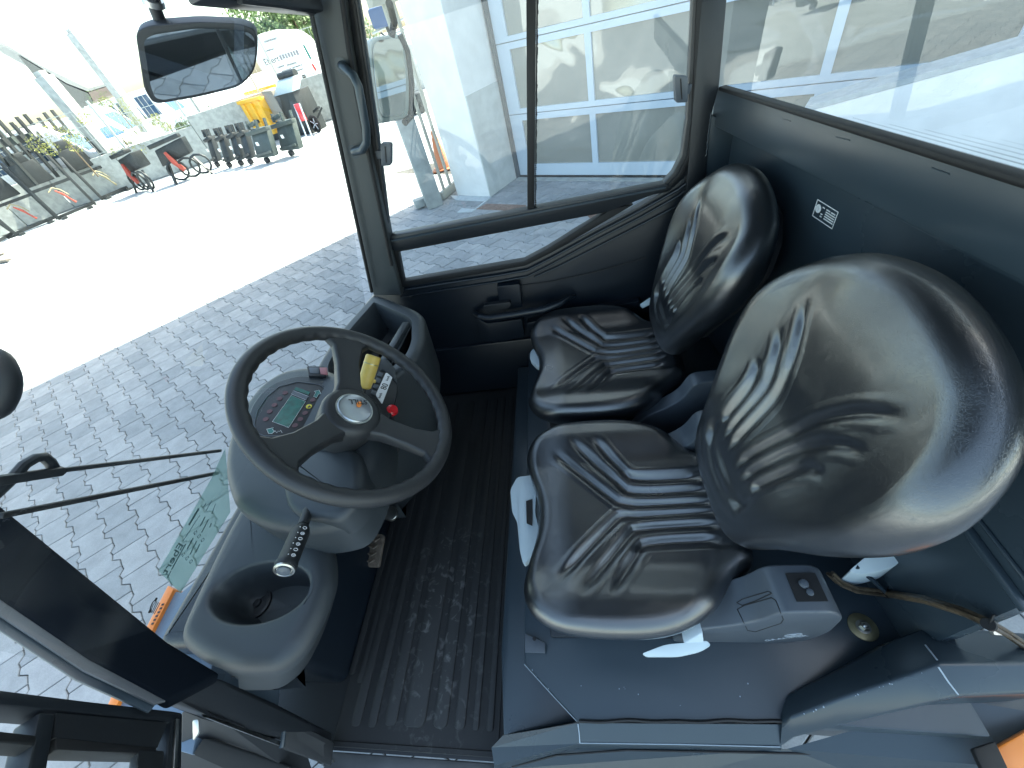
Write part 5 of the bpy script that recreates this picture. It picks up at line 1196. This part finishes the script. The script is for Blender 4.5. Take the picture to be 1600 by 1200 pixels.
# yellow container
a, d, n, L_ = basis((392, 226), (466, 214)); d = d; o = thing('tipping_container', a, 'bright yellow steel tipping container behind the row of carriages', 'container')
b = MB(); b.prism([up * .18, d * 1.7 + up * .18, d * 1.9 + up * 1.15, d * -.25 + up * 1.15], n * 1.1); b.build('hull', M['amber'], o, bevel=.02)
for t in (0.0, .38, .85, 1.25, 1.65):
    b = MB(); b.bar(d * (.1 + t) + up * .2 - n * .03, d * (.02 + t * 1.1) + up * 1.1 - n * .03, .10, .06, up=n); b.build('rib', M['amber'], o)
b = MB(); b.bar(d * -.3 + up * 1.17, d * 1.95 + up * 1.17, .10, .08); b.bar(d * -.1 + up * 1.3 + n * .9, d * 1.7 + up * 1.3 + n * .9, .1, .1); b.build('rim', M['amber'], o)
b = MB(); b.box(0, 1.7, .1, .9, .0, .17, Matrix.Rotation(math.atan2(d.y, d.x), 4, 'Z')); b.build('base', M['machine'], o)
b = MB(); b.bar(d * .9 + up * .55 - n * .08, d * 1.35 + up * .62 - n * .08, .05, .09); b.build('catch', M['machine'], o)
# ticket-like dark cabinet, red hand truck, small wheel barrow
a, d, n, L_ = basis((462, 213), (500, 206)); o = thing('dark_cabinet', a, 'tall black cabinet with grey slanted glass lid beside the yellow container', 'cabinet')
b = MB(); b.prism([Vector(), d * .85, d * .85 + up * 1.1, up * 1.1], n * .7); b.build('body', M['machine'], o, bevel=.02)
b = MB(); b.prism([up * 1.1 - n * .05, d * .9 + up * 1.1 - n * .05, d * .85 + up * 1.42 + n * .35, d * .05 + up * 1.42 + n * .35], n * .35); b.build('lid', mat('grey_glass_lid', (.25, .32, .36), .2), o, bevel=.02)
b = MB(); b.tube([d * .05 + up * 1.48 + n * .5, d * .8 + up * 1.48 + n * .5], .10, 10); b.build('roll', M['machine'], o)
b = MB(); b.prism([d * -.5 + up * .05, d * -.02 + up * .05, d * -.02 + up * 1.25, d * -.5 + up * 1.3], n * .5); b.build('side_case', mat('brown_grey_case', (.22, .20, .17), .6), o, bevel=.02)
a = G(489, 213); o = thing('hand_truck', a, 'red backed hand truck leaning in front of the black cabinet', 'hand truck')
for t in (-.12, .12):
    b = MB(); b.tube([d * t - n * .15, d * t + up * .85], .02, 6); b.build('frame_tube', M['alu'], o)
b = MB(); b.prism([d * -.13 + up * .42, d * .13 + up * .42, d * .11 + up * .85, d * -.11 + up * .85], n * -.04); b.build('red_back', M['red'], o, bevel=.02)
a = G(498, 206); o = thing('utility_wheel', a, 'small spoked wheel of a cart standing right of the black cabinet', 'cart')
b = MB(); rmw = frame(up * .22, d, up); b.lathe([(.22, -.03), (.24, 0), (.22, .03), (.17, .03), (.17, -.03), (.22, -.03)], rmw, 20); b.build('tyre', M['rubber'], o)
b = MB()
for k in range(5): b.bar(rmw @ Vector((.17 * math.cos(k * 1.257), .17 * math.sin(k * 1.257), 0)), rmw @ Vector((0, 0, 0)), .02, .02)
b.build('rim', M['alu'], o)
b = MB(); b.bar(up * .22, up * .55 + n * .3 + d * .3, .05, .05); b.bar(up * .5 + n * .2, up * .6 + d * .5, .08, .06); b.build('frame', M['machine'], o)

# low retaining wall with mesh fence
wpts = [Vector((-21.5, 5.0, 0)), Vector((-15.6, 12.2, 0)), Vector((-11.6, 14.3, 0)), Vector((-8.8, 15.8, 0)), Vector((-3.4, 18.2, 0)), Vector((2, 20.6, 0))]
RW = thing('retaining_wall', wpts[0] + Vector((0, 0, GZ)), 'low grey concrete wall behind the parked attachments', 'wall')
for i in range(len(wpts) - 1):
    a = wpts[i]; c = wpts[i + 1]; dd = (c - a).normalized(); L_ = (c - a).length; nn = Vector((-dd.y, dd.x, 0)); k = 0; hh = 1.0 if i < 2 else 1.25
    while k < L_ - .05:
        s1 = min(k + 2.0, L_); b = MB(); p0 = a + dd * (k + .008) - wpts[0]; p1 = a + dd * (s1 - .008) - wpts[0]; b.prism([p0, p1, p1 + up * hh, p0 + up * hh], nn * .2); b.build('wall_panel', M['concrete'], RW, bevel=.01, seg=1); k = s1
FN = thing('mesh_fence', wpts[0] + Vector((0, 0, GZ)), 'galvanised mesh fence standing on the low concrete wall', 'fence')
M['galv'] = mat('galvanised_wire', (.42, .45, .44), .45, metal=.3)
for i in range(len(wpts) - 1):
    a = wpts[i] - wpts[0]; c = wpts[i + 1] - wpts[0]; dd = (c - a).normalized(); L_ = (c - a).length; nn = Vector((-dd.y, dd.x, 0)) * .1; hh = 1.0 if i < 2 else 1.25; k = 0
    m_ = MB()
    while k < L_:
        b = MB(); p = a + dd * k + nn; b.bar(p + up * hh, p + up * (hh + 1.25), .06, .06, up=dd); b.build('fence_post', M['galv'], FN); k += 2.4
    x = 0
    while x < L_: m_.bar(a + dd * x + nn + up * hh, a + dd * x + nn + up * (hh + 1.15), .010, .010, up=dd); x += .14
    for z in (.05, .4, .75, 1.12): m_.bar(a + nn + up * (hh + z), c + nn + up * (hh + z), .016, .016)
    m_.build('mesh_panel', M['galv'], FN, smooth=False)
def post(px, r, h0, h1, w, label):
    rr = ray(*px); rr.z = 0; c = rr.normalized() * r; c.z = P(*px, d=1).z; 
    hr = ray(*px); base = EYE + hr * (r / math.hypot(hr.x, hr.y)); o = thing('concrete_mast', base, label, 'mast')
    b = MB(); b.bar((0, 0, h0), (0, 0, h1), w, w, up=(1, 0, 0)); b.build('shaft', M['concrete'], o, bevel=.01); b = MB(); b.bar((0, 0, h1), (0, 0, h1 + .12), w * .6, w * .6, up=(1, 0, 0)); b.build('cap', M['concrete'], o)
post((172, 242), 19.5, -1.2, 2.05, .34, 'thick pale concrete mast rising behind the attachment frames')
post((205, 172), 27, -2.5, 2.6, .34, 'thin pale concrete mast right of the grey warehouse')
post((340, 215), 20, -1.5, 1.2, .12, 'slim grey mast rising from the wall below the front mirror')

# vans beyond the fence
M['vanwhite'] = mat('white_van_paint', (.78, .79, .80), .25, coat=.6)
M['vanglass'] = mat('blue_tinted_van_glass', (.03, .07, .13), .08, spec=.7)
def van(px, r, yaw, L_, H_, label, tall=False):
    hr = ray(*px); base = EYE + hr * (r / math.hypot(hr.x, hr.y)); base.z = GZ
    o = thing('parked_van', base, label, 'van', None); o.rotation_euler = (0, 0, yaw); W_ = 1.9
    b = MB(); prof = [(-L_ / 2, .35), (L_ / 2, .35), (L_ / 2, .95), (L_ / 2 - .75, 1.15), (L_ / 2 - 1.45, H_), (-L_ / 2 + .12, H_), (-L_ / 2, H_ - .3)]
    b.prism([Vector((x, -W_ / 2, z)) for x, z in prof], (0, W_, 0)); b.build('body', M['vanwhite'], o, bevel=.06, seg=3)
    for s in (-1, 1):
        y = s * (W_ / 2 + .004)
        for x0, x1 in ((L_ / 2 - 2.3, L_ / 2 - 1.45), (L_ / 2 - 3.4, L_ / 2 - 2.4), (L_ / 2 - 4.5, L_ / 2 - 3.5)):
            b = MB(); b.prism([Vector((x0, y, 1.25)), Vector((x1, y, 1.25)), Vector((x1 - .12, y, H_ - .25)), Vector((x0, y, H_ - .25))], (0, -s * .02, 0)); b.build('side_window', M['vanglass'], o)
        for x in (-L_ / 2 + .9, L_ / 2 - .9):
            b = MB(); b.lathe([(0, 0), (.18, 0), (.2, -.03), (.34, -.03), (.34, .2), (0, .2)], frame((x, s * (W_ / 2 + .02), .34), (1, 0, 0), (0, 0, -s)), 20); b.build('wheel', M['rubber'], o)
    b = MB(); b.prism([Vector((L_ / 2 - .78, -.8, 1.18)), Vector((L_ / 2 - .78, .8, 1.18)), Vector((L_ / 2 - 1.40, .75, H_ - .12)), Vector((L_ / 2 - 1.40, -.75, H_ - .12))], (.02, 0, .01)); b.build('windscreen', M['vanglass'], o)
    b = MB(); b.prism([Vector((-L_ / 2 - .004, -.75, 1.2)), Vector((-L_ / 2 - .004, .75, 1.2)), Vector((-L_ / 2 + .02, .7, H_ - .3)), Vector((-L_ / 2 + .02, -.7, H_ - .3))], (.02, 0, 0)); b.build('rear_window', M['vanglass'], o)
    return o
van((15, 215), 21, R_(35), 4.9, 2.1, 'white van with blue windows at the left photo edge beyond the fence')
van((85, 190), 26, R_(20), 4.8, 2.0, 'white van behind the thick concrete mast')
van((125, 180), 30, R_(25), 4.8, 2.2, 'white van just right of the thick concrete mast')
van((212, 150), 36, R_(15), 5.2, 2.5, 'white van partly hidden left of the front mirror')

# big white tail of the delivery truck with writing
hr = ray(445, 100); tb = EYE + hr * (33 / math.hypot(hr.x, hr.y)); TK = thing('delivery_truck', (tb.x, tb.y, GZ), 'large white rounded camper-like truck with black writing above the yellow container', 'truck')
td = (ray(490, 84) - ray(400, 112)); td.z = 0; td.normalize(); tn = Vector((td.y, -td.x, 0))
if tn.dot(EYE - tb) < 0: tn = -tn
tz = tb.z - GZ
prof = smooth_poly([td * -1.35 + up * .75, td * 1.45 + up * .75, td * 1.35 + up * (tz + .75), td * .7 + up * (tz + 1.45), td * -.8 + up * (tz + 1.5), td * -1.45 + up * (tz + .7)], .35, 4)
b = MB(); b.prism(prof, tn * -5.5); b.build('body', M['vanwhite'], TK, bevel=.08, seg=3)
Mt = frame(up * (tz + .30) + tn * .01 + td * .0, td, up)
text_mesh('lettering', 'Ebert', .42, M['ink'], Mt @ Matrix.Translation((-.62, 0, 0)), TK)
b = MB()
for k in range(7): b.box(-.10 + k * .17, -.10 + k * .17 + .12, -.11 + .03 * (k % 2), .12, 0, .004, Mt)
b.build('lettering_block', mat('grey_print', (.22, .22, .24), .6), TK)
for j, (x0, x1, z) in enumerate(((-.5, -.05, -.36), (.1, .7, -.38), (-.35, .25, -.58), (.3, .95, -.56), (-.6, .85, -.74), (-.75, -.2, .45), (-.5, .2, .82))):
    b = MB(); x = x0
    while x < x1: b.box(x, x + .05, z - .035, z + .035, 0, .004, Mt); x += .075
    b.build('print_line', M['recliner'], TK)
b = MB(); b.box(.62, .82, -1.18, -1.0, 0, .006, Mt); b.build('number_badge', M['ink'], TK)
b = MB(); b.bar(td * -1.3 + up * .65 + tn * .1, td * 1.5 + up * .65 + tn * .1, .15, .18); b.build('bumper', M['machine'], TK)
for t in (-.95, .95):
    b = MB(); b.tube([td * t + up * .4 - tn * .5, td * t + up * .4 - tn * .2], .4, 18); b.build('wheel', M['rubber'], TK)
b = MB(); b.bar(td * 1.5 + up * (tz + .55), td * 1.55 + up * (tz - .15), .12, .10, up=tn); b.build('side_light', M['teal'], TK)
b = MB(); b.bar(td * 1.5 + up * (tz - .35), td * 1.55 + up * (tz - .7), .12, .10, up=tn); b.build('tail_lamp', M['red'], TK)

# warehouse with long dark roof
def vp(u, v, r): hr = ray(u, v); return EYE + hr * (r / math.hypot(hr.x, hr.y))
WH = thing('warehouse', (vp(90, 150, 60).x, vp(90, 150, 60).y, GZ), 'distant warehouse with a long dark sloping roof and pale walls', 'warehouse')
wo = WH.location
back = (vp(60, 120, 90) - vp(60, 120, 60)); back.z = 0; back = back.normalized() * 14
def wv(u, v, r=60): return vp(u, v, r) - wo
b = MB(); b.prism([wv(28, 86), wv(104, 132), wv(138, 146), wv(146, 160), wv(98, 165), wv(80, 152)], back); b.build('gable_wall', mat('dark_cladding', (.10, .105, .10), .7), WH)
b = MB(); b.prism([wv(-30, 52), wv(28, 84), wv(104, 130), wv(138, 143), wv(174, 132), wv(174, 128), wv(138, 138), wv(60, 100), wv(-30, 46)], back); b.build('roof', mat('roof_grey', (.28, .28, .27), .7), WH)
for u, v in ((70, 118), (83, 124), (78, 135)):
    b = MB(); b.prism([wv(u, v, 59.8), wv(u + 5, v + 2, 59.8), wv(u + 12, v + 16, 59.8), wv(u + 6, v + 14, 59.8)], back * .005); b.build('window', M['vanglass'], WH)
b = MB(); b.prism([wv(138, 144, 60), wv(176, 133, 60), wv(180, 146, 60), wv(146, 158, 60)], back * .5); b.build('side_wall', mat('brown_cladding', (.20, .15, .13), .7), WH)

# foliage: shrubs beyond the wall and trees behind the truck
M['leaf'] = mat('leaf_green', (.075, .13, .035), .6, noise=.35, nscale=3)
M['leaf_y'] = mat('dry_yellow_leaf', (.20, .21, .06), .7, noise=.3, nscale=3)
M['bark'] = mat('bark', (.12, .09, .06), .9)
def foliage(o, R3, cz, nleaf, size, m, seed, name='crown', clumps=9):
    rg = random.Random(seed); cl = [(Vector((rg.gauss(0, .5) * R3[0], rg.gauss(0, .5) * R3[1], rg.gauss(0, .45) * R3[2])), rg.uniform(.25, .5)) for _ in range(clumps)]
    b = MB()
    for _ in range(nleaf):
        c, s = rg.choice(cl); v = Vector((rg.gauss(0, 1), rg.gauss(0, 1), rg.gauss(0, 1))).normalized() * s * rg.uniform(.4, 1) ** .5
        p = c + Vector((v.x * R3[0], v.y * R3[1], v.z * R3[2])) + Vector((0, 0, cz)); a = Vector((rg.gauss(0, 1), rg.gauss(0, 1), rg.gauss(0, 1))).normalized(); q = a.orthogonal().normalized(); w = size * rg.uniform(.6, 1.3)
        b.add([p - a * w, p + q * w * .5, p + a * w, p - q * w * .5], [(0, 1, 2, 3)])
    return b.build(name, m, o, smooth=False)
for i, (u, v, r, sz, m_, lab, cat) in enumerate(((105, 222, 17.5, .5, 'leaf_y', 'yellow dry weeds on the bank left of the thick mast', 'weeds'), (150, 165, 30, .8, 'leaf', 'small round green bush beyond the fence', 'bush'), (185, 172, 25, .7, 'leaf_y', 'yellow flowering bush beside the thin mast', 'bush'), (190, 215, 19, .5, 'leaf_y', 'yellow weeds growing on the wall top right of the thick mast', 'weeds'), (262, 195, 19, .45, 'leaf_y', 'yellow green weeds on the wall beside the slim mast', 'weeds'), (295, 190, 19, .4, 'leaf', 'small green weeds against the mesh fence', 'weeds'), (508, 160, 19, .8, 'leaf_y', 'yellow green shrub right of the black cabinet', 'shrub'))):
    p = vp(u, v, r); o = thing('shrub', p - Vector((0, 0, sz * .6)), lab, cat); foliage(o, (sz * 1.3, sz * 1.3, sz), sz * .6, 900, .022, M[m_], i + 5, 'foliage', 6)
    b = MB(); b.tube([(0, 0, -.6), (0, 0, sz * .6)], .02, 6); b.build('stem', M['bark'], o)
for i, (u, v, r, sz, lab) in enumerate(((455, 26, 60, 6.5, 'pale green tree behind the white truck, left of the pillar'), (500, 32, 62, 6.0, 'bushy green tree whose crown meets the far pillar'), (425, 42, 60, 3.0, 'low green tree peeping over the left end of the truck'))):
    p = vp(u, v, r); o = thing('tree', (p.x, p.y, GZ), lab, 'tree'); foliage(o, (sz * .8, sz * .8, sz * .7), p.z - GZ, 4500, .20, M['leaf'], 40 + i, 'crown', 16)
    b = MB(); b.tube([(0, 0, 0), (.1, 0, (p.z - GZ) * .6), (0, .1, p.z - GZ)], [.25, .18, .08], 10)
    for k in range(5): b.tube([(.05, 0, (p.z - GZ) * (.6 + .05 * k)), (math.cos(k * 2.1) * sz * .5, math.sin(k * 2.1) * sz * .5, (p.z - GZ) + .2 * k)], [.08, .02], 6)
    b.build('trunk', M['bark'], o)

# machine and scaffold seen through the door window
p = vp(652, 130, 12.2); a = G(655, 176); o = thing('pallet_stacker', a, 'blue and red upright stacker truck seen through the bar gate', 'stacker')
e1 = Vector((1, 0, 0)); 
b = MB(); b.bar((-.18, 0, .35), (-.16, 0, 1.6), .10, .10); b.build('mast', mat('stacker_blue', (.03, .10, .22), .4), o, bevel=.01)
b = MB(); b.tube([(-.12, 0, 1.0), (-.1, -.05, .7)], .08, 8); b.build('red_cover', M['red'], o)
b = MB(); b.box(-.25, .25, -.2, .25, .05, .45); b.build('chassis', M['machine'], o, bevel=.05)
b = MB(); b.tube([(.15, -.22, .1), (.15, .2, .1)], .1, 12); b.tube([(-.15, -.22, .1), (-.15, .2, .1)], .1, 12); b.build('wheel', M['rubber'], o)
b = MB(); b.bar((-.16, 0, 1.6), (-.3, 0, 1.75), .05, .05); b.build('tiller', M['machine'], o)
p = vp(600, 22, 15); o = thing('blue_loader', (p.x, p.y, GZ), 'dark blue machine far off in the top corner of the door window', 'machine')
pz = p.z - GZ
b = MB(); b.box(-.35, .3, -.3, .3, pz - .25, pz + .18); b.build('body', mat('machine_blue', (.02, .06, .16), .4), o, bevel=.08)
b = MB(); b.bar((0, 0, 0), (0, 0, pz), .12, .12, up=(1, 0, 0)); b.build('mast', M['machine'], o)
b = MB(); b.tube([(-.5, 0, pz - .3), (.5, 0, pz - .2)], .03, 6); b.tube([(-.5, 0, pz - .5), (.5, 0, pz - .4)], .03, 6); b.build('rail', M['galv'], o)
# dark feet of another attachment cut off at the left photo edge
a = G(-6, 410); o = thing('pallet_fork', a, 'rusty brown fork tip poking in at the left photo edge', 'fork')
b = MB(); b.bar((-.5, .0, .03), G(16, 408) - a + Vector((0, 0, .03)), .10, .04); b.build('tine', mat('brown_fork_steel', (.10, .085, .07), .5), o, bevel=.005)
b = MB(); b.bar((-.6, .35, .03), G(8, 398) - a + Vector((0, 0, .03)), .10, .04); b.build('tine', bpy.data.materials['brown_fork_steel'], o, bevel=.005)

# upright frames parked beyond the wall at the left
for i in range(9):
    u = 2 + i * 13; v = 243 - i * 3.2; p = vp(u, v, 18.5 + .3 * i); o = thing('lift_carriage', p, '%s upright black steel carriage from the left beyond the wall' % ['first', 'second', 'third', 'fourth', 'fifth', 'sixth', 'seventh', 'eighth', 'ninth'][i], 'carriage', 'steel carriages stored beyond the low wall')
    for t in (-.16, .16):
        b = MB(); b.bar((t, 0, -.8), (t + .04, .1, .55 + .1 * (i % 3)), .06, .08, up=(0, 1, 0)); b.build('upright', M['machine'], o)
    b = MB(); b.box(-.22, .24, -.03, .06, .15, .33); b.build('plate', M['machine'] if i % 2 else M['machine_green'], o)
    b = MB(); b.bar((-.25, .1, -.1), (.25, .1, -.05), .05, .05); b.build('cross_rail', M['machine'], o)

# added white wall in place of the bright diagonal reflection on the rear window
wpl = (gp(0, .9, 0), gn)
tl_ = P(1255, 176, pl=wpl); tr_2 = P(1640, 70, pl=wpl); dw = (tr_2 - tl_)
LW = thing('reflection_wall', (tl_.x, tl_.y, GZ), 'added low white wall standing in for a bright reflection on the rear window', 'wall')
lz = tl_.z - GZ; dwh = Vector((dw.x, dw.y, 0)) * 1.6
b = MB(); b.prism([Vector((0, 0, 0)), Vector((0, 0, lz)), Vector((0, 0, lz + dw.z * 1.6)) + dwh, dwh], gn * -.18); b.build('reflection_face', M['plaster'], LW, bevel=.01)
b = MB(); b.prism([Vector((0, 0, lz)), Vector((0, 0, lz + .03)), Vector((0, 0, lz + .03 + dw.z * 1.6)) + dwh, Vector((0, 0, lz + dw.z * 1.6)) + dwh], gn * -.22); b.build('reflection_edge', M['pale_slab'], LW)
